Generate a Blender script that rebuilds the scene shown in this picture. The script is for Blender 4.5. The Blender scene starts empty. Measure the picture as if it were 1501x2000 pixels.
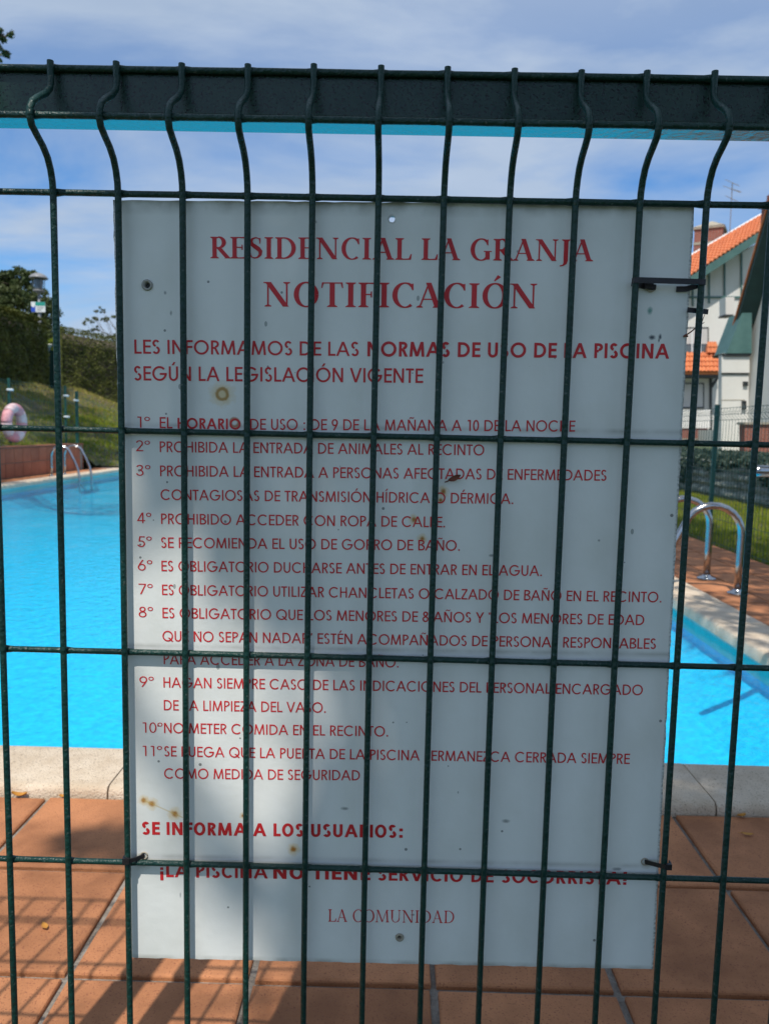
import bpy, bmesh, math, random
from mathutils import Vector, Matrix, geometry, noise as mnoise

random.seed(7)
S = bpy.context.scene
COL = S.collection
R = math.radians

# ------------------------------------------------------------------ camera
CAM_H = 0.88
AX_R = Vector((0.9996555, 0.014574, 0.02182864))
AX_U = Vector((-0.02324788, 0.10561692, 0.9941351))
AX_F = Vector((-0.01218305, 0.99430009, -0.10591935))
FPX = 1502.0
cd = bpy.data.cameras.new('camera')
cam = bpy.data.objects.new('camera', cd)
COL.objects.link(cam)
m = Matrix.Identity(4)
for i in range(3):
    m[i][0] = AX_R[i]; m[i][1] = AX_U[i]; m[i][2] = -AX_F[i]
m[2][3] = CAM_H
cam.matrix_world = m
cd.sensor_fit = 'VERTICAL'
cd.sensor_height = 36.0
cd.sensor_width = 27.0
cd.lens = FPX / 2000.0 * 36.0
cd.clip_start = 0.02
cd.clip_end = 900
cd.dof.use_dof = True
cd.dof.focus_distance = 0.675
cd.dof.aperture_fstop = 14.0
S.camera = cam

# ------------------------------------------------------------------ light
SUN_EL, SUN_AZ = R(60.3), R(12.0)
LDIR = Vector((math.sin(SUN_AZ) * math.cos(SUN_EL), math.cos(SUN_AZ) * math.cos(SUN_EL), -math.sin(SUN_EL)))
ld = bpy.data.lights.new('sun', 'SUN')
ld.energy = 4.2
ld.angle = R(0.53)
ld.color = (1.0, 0.945, 0.86)
sun = bpy.data.objects.new('sun', ld)
COL.objects.link(sun)
sun.location = (-2, -6, 12)
sun.rotation_euler = LDIR.to_track_quat('-Z', 'Y').to_euler()

W = bpy.data.worlds.new('World')
S.world = W
W.use_nodes = True
nt = W.node_tree
for n in list(nt.nodes):
    nt.nodes.remove(n)
def wn(t, **k):
    n = nt.nodes.new(t)
    for a, b in k.items():
        setattr(n, a, b)
    return n
LK = nt.links.new
out = wn('ShaderNodeOutputWorld')
bg = wn('ShaderNodeBackground')
bg.inputs['Strength'].default_value = 0.116
sky = wn('ShaderNodeTexSky', sky_type='NISHITA')
sky.sun_disc = False
sky.sun_elevation = SUN_EL
sky.sun_rotation = R(192.0)
sky.air_density = 1.0
sky.dust_density = 0.6
sky.ozone_density = 2.5
tc = wn('ShaderNodeTexCoord')
sx = wn('ShaderNodeSeparateXYZ')
LK(tc.outputs['Generated'], sx.inputs[0])
zz = wn('ShaderNodeMath', operation='MAXIMUM'); zz.inputs[1].default_value = 0.0
LK(sx.outputs['Z'], zz.inputs[0])
za = wn('ShaderNodeMath', operation='ADD'); za.inputs[1].default_value = 0.22
LK(zz.outputs[0], za.inputs[0])
dx = wn('ShaderNodeMath', operation='DIVIDE'); LK(sx.outputs['X'], dx.inputs[0]); LK(za.outputs[0], dx.inputs[1])
dy = wn('ShaderNodeMath', operation='DIVIDE'); LK(sx.outputs['Y'], dy.inputs[0]); LK(za.outputs[0], dy.inputs[1])
cx = wn('ShaderNodeCombineXYZ'); LK(dx.outputs[0], cx.inputs[0]); LK(dy.outputs[0], cx.inputs[1])
mp = wn('ShaderNodeMapping'); LK(cx.outputs[0], mp.inputs[0])
mp.inputs['Rotation'].default_value = (0, 0, R(-14))
mp.inputs['Scale'].default_value = (0.75, 1.25, 1)
mp.inputs['Location'].default_value = (3.1, 1.2, 0)
n1 = wn('ShaderNodeTexNoise'); LK(mp.outputs[0], n1.inputs['Vector'])
n1.inputs['Scale'].default_value = 1.5; n1.inputs['Detail'].default_value = 9; n1.inputs['Roughness'].default_value = 0.56
n1.inputs['Distortion'].default_value = 0.35
r1 = wn('ShaderNodeValToRGB'); LK(n1.outputs['Fac'], r1.inputs[0])
r1.color_ramp.elements[0].position = 0.38; r1.color_ramp.elements[0].color = (0.0, 0.0, 0.0, 1)
r1.color_ramp.elements[1].position = 0.66; r1.color_ramp.elements[1].color = (1, 1, 1, 1)
# the sheet of cloud is thicker higher up, as in the photograph
hb = wn('ShaderNodeMapRange'); LK(sx.outputs['Z'], hb.inputs[0])
hb.inputs[1].default_value = 0.28; hb.inputs[2].default_value = 0.46; hb.inputs[3].default_value = 0.0; hb.inputs[4].default_value = 0.6
hz = wn('ShaderNodeMapRange'); LK(sx.outputs['Z'], hz.inputs[0])
hz.inputs[1].default_value = 0.19; hz.inputs[2].default_value = 0.05; hz.inputs[3].default_value = 0.0; hz.inputs[4].default_value = 0.95
c0 = wn('ShaderNodeMath', operation='ADD'); LK(hz.outputs[0], c0.inputs[0]); LK(hb.outputs[0], c0.inputs[1])
cm = wn('ShaderNodeMath', operation='ADD', use_clamp=True); LK(r1.outputs[0], cm.inputs[0]); LK(c0.outputs[0], cm.inputs[1])
cf = wn('ShaderNodeMath', operation='MULTIPLY'); LK(cm.outputs[0], cf.inputs[0]); cf.inputs[1].default_value = 0.9
n2 = wn('ShaderNodeTexNoise'); LK(mp.outputs[0], n2.inputs['Vector'])
n2.inputs['Scale'].default_value = 2.6; n2.inputs['Detail'].default_value = 6
r2 = wn('ShaderNodeValToRGB'); LK(n2.outputs['Fac'], r2.inputs[0])
r2.color_ramp.elements[0].position = 0.3; r2.color_ramp.elements[0].color = (3.6, 4.5, 5.85, 1)
r2.color_ramp.elements[1].position = 0.7; r2.color_ramp.elements[1].color = (4.6, 5.45, 6.7, 1)
tint = wn('ShaderNodeMix', data_type='RGBA', blend_type='MULTIPLY'); tint.inputs[0].default_value = 1.0
LK(sky.outputs[0], tint.inputs[6]); tint.inputs[7].default_value = (0.60, 0.98, 1.32, 1)
mx = wn('ShaderNodeMix', data_type='RGBA'); LK(cf.outputs[0], mx.inputs[0]); LK(tint.outputs[2], mx.inputs[6]); LK(r2.outputs[0], mx.inputs[7])
LK(mx.outputs[2], bg.inputs['Color'])
LK(bg.outputs[0], out.inputs['Surface'])

vs = S.view_settings
vs.view_transform = 'Standard'; vs.look = 'None'; vs.gamma = 1.0; vs.exposure = 0.0
vs.use_curve_mapping = False

# ------------------------------------------------------------------ helpers
def at(px, py, Y, dz=0.0):
    """the point at distance Y (metres beyond the camera) seen at photo pixel px, py"""
    d = AX_R * ((px - 750.5) / FPX) - AX_U * ((py - 1000.0) / FPX) + AX_F
    d = d * (Y / d.y)
    return Vector((d.x, d.y, d.z + CAM_H + dz))
def ground_at(px, py, z=0.0):
    d = AX_R * ((px - 750.5) / FPX) - AX_U * ((py - 1000.0) / FPX) + AX_F
    t = (z - CAM_H) / d.z
    return Vector((d.x * t, d.y * t, z))

class MB:
    def __init__(s):
        s.v = []; s.f = []; s.mi = []
    def add(s, vs, fs, mi=0):
        o = len(s.v)
        s.v += [tuple(v) for v in vs]
        s.f += [tuple(i + o for i in f) for f in fs]
        s.mi += [mi] * len(fs)
    def box(s, x0, x1, y0, y1, z0, z1, mi=0):
        s.add([(x0, y0, z0), (x1, y0, z0), (x1, y1, z0), (x0, y1, z0), (x0, y0, z1), (x1, y0, z1), (x1, y1, z1), (x0, y1, z1)],
              [(0, 3, 2, 1), (4, 5, 6, 7), (0, 1, 5, 4), (1, 2, 6, 5), (2, 3, 7, 6), (3, 0, 4, 7)], mi)
    def bbox(s, x0, x1, y0, y1, z0, z1, b, mi=0):
        """box whose top edges are chamfered by b"""
        v = [(x0, y0, z0), (x1, y0, z0), (x1, y1, z0), (x0, y1, z0),
             (x0, y0, z1 - b), (x1, y0, z1 - b), (x1, y1, z1 - b), (x0, y1, z1 - b),
             (x0 + b * .4, y0 + b * .4, z1 - b * .35), (x1 - b * .4, y0 + b * .4, z1 - b * .35), (x1 - b * .4, y1 - b * .4, z1 - b * .35), (x0 + b * .4, y1 - b * .4, z1 - b * .35),
             (x0 + b * 1.2, y0 + b * 1.2, z1), (x1 - b * 1.2, y0 + b * 1.2, z1), (x1 - b * 1.2, y1 - b * 1.2, z1), (x0 + b * 1.2, y1 - b * 1.2, z1)]
        f = [(0, 3, 2, 1)]
        for k in (0, 4, 8):
            f += [(k + i, k + (i + 1) % 4, k + 4 + (i + 1) % 4, k + 4 + i) for i in range(4)]
        f.append((12, 13, 14, 15))
        s.add(v, f, mi)
    def tube(s, pts, r, n=8, cap=True, mi=0):
        pts = [Vector(p) for p in pts]
        N = len(pts)
        rr = r if isinstance(r, (list, tuple)) else [r] * N
        t0 = (pts[1] - pts[0]).normalized()
        ref = Vector((0, 0, 1)) if abs(t0.z) < .9 else Vector((1, 0, 0))
        a = t0.cross(ref).normalized()
        vs = []
        for i, p in enumerate(pts):
            t = (pts[min(i + 1, N - 1)] - pts[max(i - 1, 0)]).normalized()
            a = (a - t * a.dot(t))
            a = a.normalized() if a.length > 1e-6 else t.orthogonal().normalized()
            b = t.cross(a)
            for k in range(n):
                q = 2 * math.pi * k / n
                vs.append(p + (a * math.cos(q) + b * math.sin(q)) * rr[i])
        fs = []
        for i in range(N - 1):
            for k in range(n):
                k2 = (k + 1) % n
                fs.append((i * n + k, i * n + k2, (i + 1) * n + k2, (i + 1) * n + k))
        if cap:
            fs.append(tuple(range(n - 1, -1, -1)))
            fs.append(tuple((N - 1) * n + k for k in range(n)))
        s.add(vs, fs, mi)
    def prism(s, poly, y0, y1, mi=0):
        """poly: list of (x, z) counter-clockwise seen from the camera (-Y); extruded from y0 to y1"""
        n = len(poly)
        v = [(p[0], y0, p[1]) for p in poly] + [(p[0], y1, p[1]) for p in poly]
        f = [tuple(range(n)), tuple(range(2 * n - 1, n - 1, -1))]
        f += [(i, i + n, (i + 1) % n + n, (i + 1) % n) for i in range(n)]
        s.add(v, f, mi)
    def pprism(s, pix, Y, depth, mi=0):
        """outline given as photo pixels on the plane at distance Y, real thickness depth going back"""
        P = [at(x, y, Y) for x, y in pix]
        s.prism([(p.x, p.z) for p in P], Y, Y + depth, mi)
    def slab(s, a, b, c, d, th, mi=0):
        a, b, c, d = map(Vector, (a, b, c, d))
        nn = (b - a).cross(d - a).normalized() * th
        s.add([a, b, c, d, a - nn, b - nn, c - nn, d - nn],
              [(0, 1, 2, 3), (7, 6, 5, 4), (0, 4, 5, 1), (1, 5, 6, 2), (2, 6, 7, 3), (3, 7, 4, 0)], mi)
    def lathe(s, prof, n=20, c=(0, 0, 0), mi=0):
        vs = []
        for r, z in prof:
            for k in range(n):
                q = 2 * math.pi * k / n
                vs.append((c[0] + r * math.cos(q), c[1] + r * math.sin(q), c[2] + z))
        fs = []
        for i in range(len(prof) - 1):
            for k in range(n):
                k2 = (k + 1) % n
                fs.append((i * n + k, i * n + k2, (i + 1) * n + k2, (i + 1) * n + k))
        s.add(vs, fs, mi)
    def mesh(s, name, mat, smooth=False):
        me = bpy.data.meshes.new(name)
        me.from_pydata(s.v, [], s.f)
        for mm in (mat if isinstance(mat, (list, tuple)) else [mat]):
            me.materials.append(mm)
        if any(s.mi):
            me.polygons.foreach_set('material_index', s.mi)
        if smooth:
            me.polygons.foreach_set('use_smooth', [True] * len(me.polygons))
        me.update()
        return me
    def build(s, name, mat, parent=None, smooth=False, kind=None):
        return ob(name, s.mesh(name, mat, smooth), parent, kind)

def ob(name, me, parent=None, kind=None):
    o = bpy.data.objects.new(name, me)
    COL.objects.link(o)
    if parent is not None:
        o.parent = parent
    if kind:
        o['kind'] = kind
    return o
def tag(o, label=None, cat=None, group=None, kind=None):
    if label: o['label'] = label
    if cat: o['category'] = cat
    if group: o['group'] = group
    if kind: o['kind'] = kind
    return o
def thing(name, label, cat, loc=(0, 0, 0), group=None, rot=(0, 0, 0)):
    o = bpy.data.objects.new(name, None)
    o.empty_display_size = .1
    COL.objects.link(o)
    o.location = loc; o.rotation_euler = rot
    return tag(o, label, cat, group)
def smooth_auto(o, ang=40):
    me = o.data
    me.polygons.foreach_set('use_smooth', [True] * len(me.polygons))
    try:
        me.set_sharp_from_angle(angle=R(ang))
    except Exception:
        pass
    return o

# ------------------------------------------------------------------ materials
def material(name, col, rough=.6, col2=None, nscale=8.0, bump=0.0, bscale=40.0, metal=0.0, spec=.5, coat=0.0, detail=5,
             ramp=(.35, .65), obj_coords=True, ior=1.5, speck=None, speck_scale=150.0, speck_th=.2, trans=0.0, rand=0.0, stretch=None):
    mt = bpy.data.materials.new(name)
    mt.use_nodes = True
    t = mt.node_tree
    b = t.nodes['Principled BSDF']
    b.inputs['Roughness'].default_value = rough
    b.inputs['Metallic'].default_value = metal
    b.inputs['Specular IOR Level'].default_value = spec
    b.inputs['IOR'].default_value = ior
    b.inputs['Coat Weight'].default_value = coat
    L = t.links.new
    c = t.nodes.new('ShaderNodeTexCoord')
    src = c.outputs['Object' if obj_coords else 'Generated']
    if stretch:
        mpn = t.nodes.new('ShaderNodeMapping'); mpn.inputs['Scale'].default_value = stretch
        L(src, mpn.inputs[0]); src = mpn.outputs[0]
    if rand:
        oi = t.nodes.new('ShaderNodeObjectInfo')
        ad = t.nodes.new('ShaderNodeVectorMath'); ad.operation = 'ADD'
        sc = t.nodes.new('ShaderNodeMath'); sc.operation = 'MULTIPLY'; sc.inputs[1].default_value = 37.0
        L(oi.outputs['Random'], sc.inputs[0]); L(src, ad.inputs[0]); L(sc.outputs[0], ad.inputs[1]); src = ad.outputs[0]
    cur = None
    if col2 is not None:
        n = t.nodes.new('ShaderNodeTexNoise'); n.inputs['Scale'].default_value = nscale; n.inputs['Detail'].default_value = detail
        n.inputs['Roughness'].default_value = .6
        L(src, n.inputs['Vector'])
        r = t.nodes.new('ShaderNodeValToRGB')
        r.color_ramp.elements[0].position = ramp[0]; r.color_ramp.elements[0].color = (*col, 1)
        r.color_ramp.elements[1].position = ramp[1]; r.color_ramp.elements[1].color = (*col2, 1)
        L(n.outputs['Fac'], r.inputs[0])
        cur = r.outputs[0]
    else:
        rgb = t.nodes.new('ShaderNodeRGB'); rgb.outputs[0].default_value = (*col, 1); cur = rgb.outputs[0]
    if speck is not None:
        v = t.nodes.new('ShaderNodeTexNoise'); v.inputs['Scale'].default_value = speck_scale; v.inputs['Detail'].default_value = 2
        L(src, v.inputs['Vector'])
        r = t.nodes.new('ShaderNodeValToRGB')
        r.color_ramp.elements[0].position = speck_th; r.color_ramp.elements[0].color = (1, 1, 1, 1)
        r.color_ramp.elements[1].position = speck_th + .06; r.color_ramp.elements[1].color = (0, 0, 0, 1)
        L(v.outputs['Fac'], r.inputs[0])
        mxn = t.nodes.new('ShaderNodeMix'); mxn.data_type = 'RGBA'
        L(r.outputs[0], mxn.inputs[0]); L(cur, mxn.inputs[6]); mxn.inputs[7].default_value = (*speck, 1)
        cur = mxn.outputs[2]
    if rand:
        hs = t.nodes.new('ShaderNodeHueSaturation')
        mr = t.nodes.new('ShaderNodeMapRange'); mr.inputs[3].default_value = 1 - rand; mr.inputs[4].default_value = 1 + rand
        L(oi.outputs['Random'], mr.inputs[0]); L(mr.outputs[0], hs.inputs['Value']); L(cur, hs.inputs['Color']); cur = hs.outputs[0]
    L(cur, b.inputs['Base Color'])
    if bump:
        n = t.nodes.new('ShaderNodeTexNoise'); n.inputs['Scale'].default_value = bscale; n.inputs['Detail'].default_value = 5
        L(src, n.inputs['Vector'])
        bp = t.nodes.new('ShaderNodeBump'); bp.inputs['Strength'].default_value = bump; bp.inputs['Distance'].default_value = .01
        L(n.outputs['Fac'], bp.inputs['Height']); L(bp.outputs[0], b.inputs['Normal'])
    return mt

def leaf_material(name, c1, c2, scale=1.5):
    mt = material(name, c1, .55, c2, nscale=scale, detail=3, spec=.3)
    t = mt.node_tree
    b = t.nodes['Principled BSDF']
    o = t.nodes['Material Output']
    tr = t.nodes.new('ShaderNodeBsdfTranslucent')
    ms = t.nodes.new('ShaderNodeMixShader'); ms.inputs[0].default_value = .25
    src = b.inputs['Base Color'].links[0].from_socket
    t.links.new(src, tr.inputs[0])
    t.links.new(b.outputs[0], ms.inputs[1]); t.links.new(tr.outputs[0], ms.inputs[2])
    t.links.new(ms.outputs[0], o.inputs['Surface'])
    return mt

def brick_material(name, c1, c2, mortar, sc):
    mt = bpy.data.materials.new(name); mt.use_nodes = True
    t = mt.node_tree; b = t.nodes['Principled BSDF']; b.inputs['Roughness'].default_value = .85
    c = t.nodes.new('ShaderNodeTexCoord'); s = t.nodes.new('ShaderNodeSeparateXYZ'); a = t.nodes.new('ShaderNodeMath')
    cb = t.nodes.new('ShaderNodeCombineXYZ'); br = t.nodes.new('ShaderNodeTexBrick')
    L = t.links.new
    L(c.outputs['Object'], s.inputs[0]); L(s.outputs['X'], a.inputs[0]); L(s.outputs['Y'], a.inputs[1])
    L(a.outputs[0], cb.inputs[0]); L(s.outputs['Z'], cb.inputs[1]); L(cb.outputs[0], br.inputs['Vector'])
    br.inputs['Scale'].default_value = sc; br.inputs['Color1'].default_value = (*c1, 1); br.inputs['Color2'].default_value = (*c2, 1)
    br.inputs['Mortar'].default_value = (*mortar, 1); br.inputs['Mortar Size'].default_value = .02
    L(br.outputs['Color'], b.inputs['Base Color'])
    return mt

M = {}
M['wire'] = material('green_wire_coating', (.003, .030, .026), .36, (.006, .042, .034), nscale=60, bump=.3, bscale=260, spec=.4, speck=(.06, .09, .08), speck_scale=300, speck_th=.30)
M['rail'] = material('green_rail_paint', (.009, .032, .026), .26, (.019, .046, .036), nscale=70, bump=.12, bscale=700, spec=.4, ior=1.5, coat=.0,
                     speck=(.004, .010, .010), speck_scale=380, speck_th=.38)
M['rail_under'] = material('rail_paint_pool_reflection', (.012, .080, .062), .15, (.025, .11, .085), nscale=45, bump=.10, bscale=140, spec=1.0, ior=2.3, speck=(.004, .02, .02), speck_scale=300, speck_th=.36)  # same rail paint, brightened and glossed to stand in for the pool's reflection
M['tile'] = material('terracotta_tile', (.31, .130, .060), .72, (.51, .218, .100), nscale=7, bump=.2, bscale=260, rand=.13,
                     speck=(.24, .09, .05), speck_scale=330, speck_th=.33, spec=.2)
M['tile_far'] = material('terracotta_wall_tile', (.30, .095, .050), .7, (.40, .135, .070), nscale=5, rand=.14)
M['grout'] = material('grey_mortar', (.34, .31, .27), .95, (.20, .17, .14), nscale=25, bump=.8, bscale=120)
M['coping'] = material('washed_stone_coping', (.58, .46, .33), .88, (.72, .60, .46), nscale=14, bump=.55, bscale=190,
                       speck=(.33, .25, .18), speck_scale=240, speck_th=.33, rand=.04)
M['pool'] = material('pool_blue_lining', (.004, .47, .74), .8, (.010, .63, .88), nscale=28, detail=4)  # caustic ripple light painted into the lining as two mottled blues
M['poolband'] = material('pool_waterline_lining', (.20, .52, .52), .7, (.34, .60, .56), nscale=14, ramp=(.3, .6))
M['steel'] = material('polished_stainless_steel', (.52, .52, .53), .17, (.44, .44, .45), nscale=40, metal=1.0, bump=.05, bscale=200)
M['ink'] = material('red_sign_ink', (.58, .012, .020), .5, (.66, .022, .030), nscale=30)
M['tie'] = material('black_nylon', (.012, .010, .014), .45, bump=.1, bscale=300)
M['bark'] = material('rough_bark', (.10, .075, .055), .95, (.17, .135, .10), nscale=9, bump=.8, bscale=30)
M['soil'] = material('lawn_soil', (.06, .075, .025), .95, (.10, .085, .045), nscale=1.5, bump=.6, bscale=12)
M['earth'] = material('far_ground', (.045, .080, .022), .95, (.09, .11, .04), nscale=.6)
M['white'] = material('cream_render', (.78, .76, .71), .85, (.70, .68, .63), nscale=.8)
M['rooftile'] = material('orange_roof_tile', (.52, .15, .060), .8, (.70, .24, .095), nscale=3.0, ramp=(.3, .7))
M['teal'] = material('green_painted_timber', (.060, .14, .130), .55, (.085, .18, .165), nscale=3)
M['dkgreen'] = material('dark_green_soffit', (.010, .040, .036), .5, (.016, .055, .048), nscale=3)
M['container'] = material('dull_dark_green_plastic', (.006, .022, .018), .95, (.010, .03, .024), nscale=3, spec=.05)
M['brick'] = brick_material('red_brick', (.33, .095, .060), (.25, .07, .045), (.30, .24, .20), 4.5)
M['cap'] = material('chimney_cement', (.42, .37, .28), .9, (.32, .28, .22), nscale=3)
M['glass'] = material('dark_window_glass', (.10, .12, .13), .12, spec=.8)
M['shutter'] = material('pale_roller_shutter', (.60, .58, .55), .6, (.54, .52, .50), nscale=2)
M['dark'] = material('dark_frame_paint', (.045, .05, .05), .6)
M['stone'] = material('mossy_wall_stone', (.14, .17, .14), .9, (.42, .45, .40), nscale=9, bump=.9, bscale=30, rand=.3, ramp=(.3, .62))
M['fgreen'] = material('far_fence_green', (.012, .085, .065), .45)
M['clip'] = material('white_plastic_clip', (.75, .78, .78), .5)
M['lamp_metal'] = material('grey_lamp_metal', (.20, .20, .21), .45, (.26, .26, .27), nscale=4)
M['pink'] = material('faded_pink_buoy', (.64, .24, .27), .6, (.74, .38, .40), nscale=5)
M['buoywhite'] = material('dirty_white_buoy', (.70, .46, .46), .6, (.76, .58, .57), nscale=6)
M['rope'] = material('grey_rope', (.38, .37, .34), .9)
M['leafdry'] = material('dry_leaf', (.52, .24, .03), .7, (.36, .14, .03), nscale=40)
M['leafbrown'] = material('brown_dry_leaf', (.14, .035, .018), .7, (.22, .07, .03), nscale=80)
M['grass'] = leaf_material('grass_blades', (.17, .24, .012), (.28, .33, .025), 1.2)
M['drygrass'] = leaf_material('dry_grass_blades', (.30, .26, .06), (.42, .32, .12), .8)
M['hedge'] = leaf_material('hedge_leaves', (.050, .070, .012), (.15, .16, .028), 2.2)
M['treeleaf'] = leaf_material('tree_leaves', (.040, .070, .020), (.11, .13, .045), 1.2)
M['ivy'] = leaf_material('ivy_leaves', (.025, .050, .036), (.09, .125, .085), 3)
M['shadeleaf'] = leaf_material('shade_tree_leaves', (.04, .085, .020), (.09, .14, .04), 1.2)
M['spray'] = leaf_material('pale_spray_leaves', (.10, .14, .07), (.24, .25, .13), 4)

# ------------------------------------------------------------------ ground, pool, deck
POOL_X0, POOL_X1, POOL_Y0, POOL_Y1 = -5.28, 1.50, 1.965, 15.1     # inner lip of the coping
CT = 0.028                                                       # coping top
WATER = -0.05
P = 0.2935
TX0 = -0.212 - 6 * P
NY0 = 1.727 - 12 * 0.2945                                        # first row of deck tiles

def ring(b, x0, x1, y0, y1, hx0, hx1, hy0, hy1, z):
    for (a0, a1, c0, c1) in ((x0, x1, y0, hy0), (x0, x1, hy1, y1), (x0, hx0, hy0, hy1), (hx1, x1, hy0, hy1)):
        b.add([(a0, c0, z), (a1, c0, z), (a1, c1, z), (a0, c1, z)], [(0, 1, 2, 3)])
b = MB(); ring(b, -260, 260, -160, 420, POOL_X0 - .15, POOL_X1 + .12, POOL_Y0 - .12, POOL_Y1 + .15, -.03)
tag(b.build('ground', M['earth']), kind='structure')
b = MB(); ring(b, -5.97, 2.62, .54, 15.75, POOL_X0 - .13, POOL_X1 + .1, POOL_Y0 - .1, POOL_Y1 + .13, -.0085)
deck = tag(b.build('pool_deck', M['grout']), kind='structure')

tile_meshes = []
rng = random.Random(3)
for k in range(5):
    b = MB(); g = .0056 + rng.uniform(-.0008, .0014)
    b.bbox(-P / 2 + g, P / 2 - g, -.147 + g, .147 - g, -.008, .006, .0042)
    me = b.mesh('tile', M['tile'])
    for v in me.vertices:
        v.co.x += rng.uniform(-.0007, .0007); v.co.y += rng.uniform(-.0007, .0007)
    tile_meshes.append(me)
def put_tile(x, y, parent=deck):
    o = ob('tile', rng.choice(tile_meshes), parent)
    o.location = (x + rng.uniform(-.0012, .0012), y + rng.uniform(-.0012, .0012), -.004 + rng.uniform(-.0006, .0009))
    o.rotation_euler = (rng.uniform(-.005, .005), rng.uniform(-.005, .005), rng.uniform(-.004, .004) + rng.choice((0, math.pi)))
# near deck: rows between the gate and the coping
for j in range(4):
    y = 1.727 - .2945 * (j + .5)
    for i in range(-4, 6):
        put_tile(-.2125 + P * (i + .5), y)
# right hand deck beside the pool
for j in range(-4, 46):
    y = 1.727 + .2945 * (j + .5)
    if y > 15.6: break
    for i in range(3):
        put_tile(1.745 + P * (i + .5), y)
# far left deck between the coping and the tiled wall
for j in range(26, 46):
    y = 1.727 + .2945 * (j + .5)
    for i in range(1):
        put_tile(-5.97 + .003 + P * .5, y)

# pool shell
b = MB()
x0, x1, y0, y1 = POOL_X0 - .02, POOL_X1 + .03, POOL_Y0 + .0, POOL_Y1 + .02
zb, zt = -.42, -.02
V_ = []
for ins, z_ in ((0, zt), (0, -.15), (.06, -.20), (.22, -.31), (.55, -.40), (.9, zb)):
    V_ += [(x0 + ins, y0 + ins * .5, z_), (x1 - ins, y0 + ins * .5, z_), (x1 - ins, y1 - ins, z_), (x0 + ins, y1 - ins, z_)]
b.add(V_, [(k * 4 + i, k * 4 + 4 + i, k * 4 + 4 + (i + 1) % 4, k * 4 + (i + 1) % 4) for k in range(5) for i in range(4)] + [(20, 21, 22, 23)])
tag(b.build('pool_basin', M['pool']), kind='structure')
# paler stained strip of lining right under the coping
b = MB()
b.box(x1 - .012, x1 + .02, y0, y1, -.11, .0)
b.box(x0 - .02, x0 + .012, y0, y1, -.11, .0)
tag(b.build('waterline_strip', M['poolband']), kind='structure')

# coping stones
coping = thing('pool_coping', 'kerb', 'kerb'); del coping['category']; del coping['label']; tag(coping, kind='structure')
def coping_mesh(L, wd, flat=False):
    """stone of length L (x) and width wd (y), outer bottom edge at y=0, rounded front edge"""
    prof = [(0, -.008), (0, .012), (.003, .020), (.009, .026), (.018, CT), (wd - .022, CT), (wd - .008, CT - .005), (wd, CT - .016), (wd, -.03)]
    n = len(prof); g = .0022
    vs = [(-L / 2 + g, y, z) for y, z in prof] + [(L / 2 - g, y, z) for y, z in prof]
    fs = [(i, i + n, i + n + 1, i + 1) for i in range(n - 1)]
    fs += [tuple(range(n)), tuple(range(2 * n - 1, n - 1, -1))]
    b = MB(); b.add(vs, fs)
    me = b.mesh('coping_stone', M['coping'])
    me.polygons.foreach_set('use_smooth', [True] * len(me.polygons))
    me.set_sharp_from_angle(angle=R(50))
    return me
cw = POOL_Y0 - 1.727
cmA = coping_mesh(.4767, cw); cmB = coping_mesh(.5, .235); 
def put_stone(me, x, y, rz):
    o = ob('coping_stone', me, coping)
    o.location = (x, y, rng.uniform(-.0008, .0008)); o.rotation_euler = (0, 0, rz + rng.uniform(-.002, .002))
x = .770 + .4767
for k in range(1, 6):
    put_stone(cmA, .770 - .4767 * (k - .5), 1.727, 0)
put_stone(cmA, .770 + .4767 * .5, 1.727, 0); put_stone(cmA, .770 + .4767 * 1.5, 1.727, 0)
for k in range(5, 12):
    put_stone(cmA, .770 - .4767 * (k + .5), 1.727, 0)
for k in range(26):
    put_stone(cmB, POOL_X1 + .235, 2.0 + .5 * (k + .5), R(90))
for k in range(26):
    put_stone(cmB, POOL_X0 - .235, 2.0 + .5 * (k + .5), R(-90))
for k in range(13):
    put_stone(cmB, POOL_X0 + .5 * (k + .5), POOL_Y1 + .235, R(180))

# water: clear, tinted, mirror-like at grazing angles, gentle ripples
wm = bpy.data.materials.new('pool_water_surface'); wm.use_nodes = True
t = wm.node_tree; t.nodes.clear(); L = t.links.new
o_ = t.nodes.new('ShaderNodeOutputMaterial'); tr = t.nodes.new('ShaderNodeBsdfTransparent'); gl = t.nodes.new('ShaderNodeBsdfGlossy')
tr.inputs[0].default_value = (.52, .955, .99, 1); gl.inputs['Roughness'].default_value = .03
fr = t.nodes.new('ShaderNodeFresnel'); fr.inputs[0].default_value = 1.33
mxs = t.nodes.new('ShaderNodeMixShader'); tcw = t.nodes.new('ShaderNodeTexCoord')
wn1 = t.nodes.new('ShaderNodeTexNoise'); wn1.inputs['Scale'].default_value = 15; wn1.inputs['Detail'].default_value = 4; wn1.inputs['Roughness'].default_value = .55
wn2 = t.nodes.new('ShaderNodeTexNoise'); wn2.inputs['Scale'].default_value = 34; wn2.inputs['Detail'].default_value = 2
am = t.nodes.new('ShaderNodeMath'); am.operation = 'MULTIPLY_ADD'; am.inputs[1].default_value = .25
bp = t.nodes.new('ShaderNodeBump'); bp.inputs['Strength'].default_value = .34; bp.inputs['Distance'].default_value = .02
L(tcw.outputs['Object'], wn1.inputs['Vector']); L(tcw.outputs['Object'], wn2.inputs['Vector'])
L(wn2.outputs['Fac'], am.inputs[0]); L(wn1.outputs['Fac'], am.inputs[2]); L(am.outputs[0], bp.inputs['Height'])
L(bp.outputs[0], gl.inputs['Normal']); L(bp.outputs[0], fr.inputs['Normal'])
L(fr.outputs[0], mxs.inputs[0]); L(tr.outputs[0], mxs.inputs[1]); L(gl.outputs[0], mxs.inputs[2]); L(mxs.outputs[0], o_.inputs[0])
b = MB(); nx, ny = 24, 40
vs = []
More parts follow.
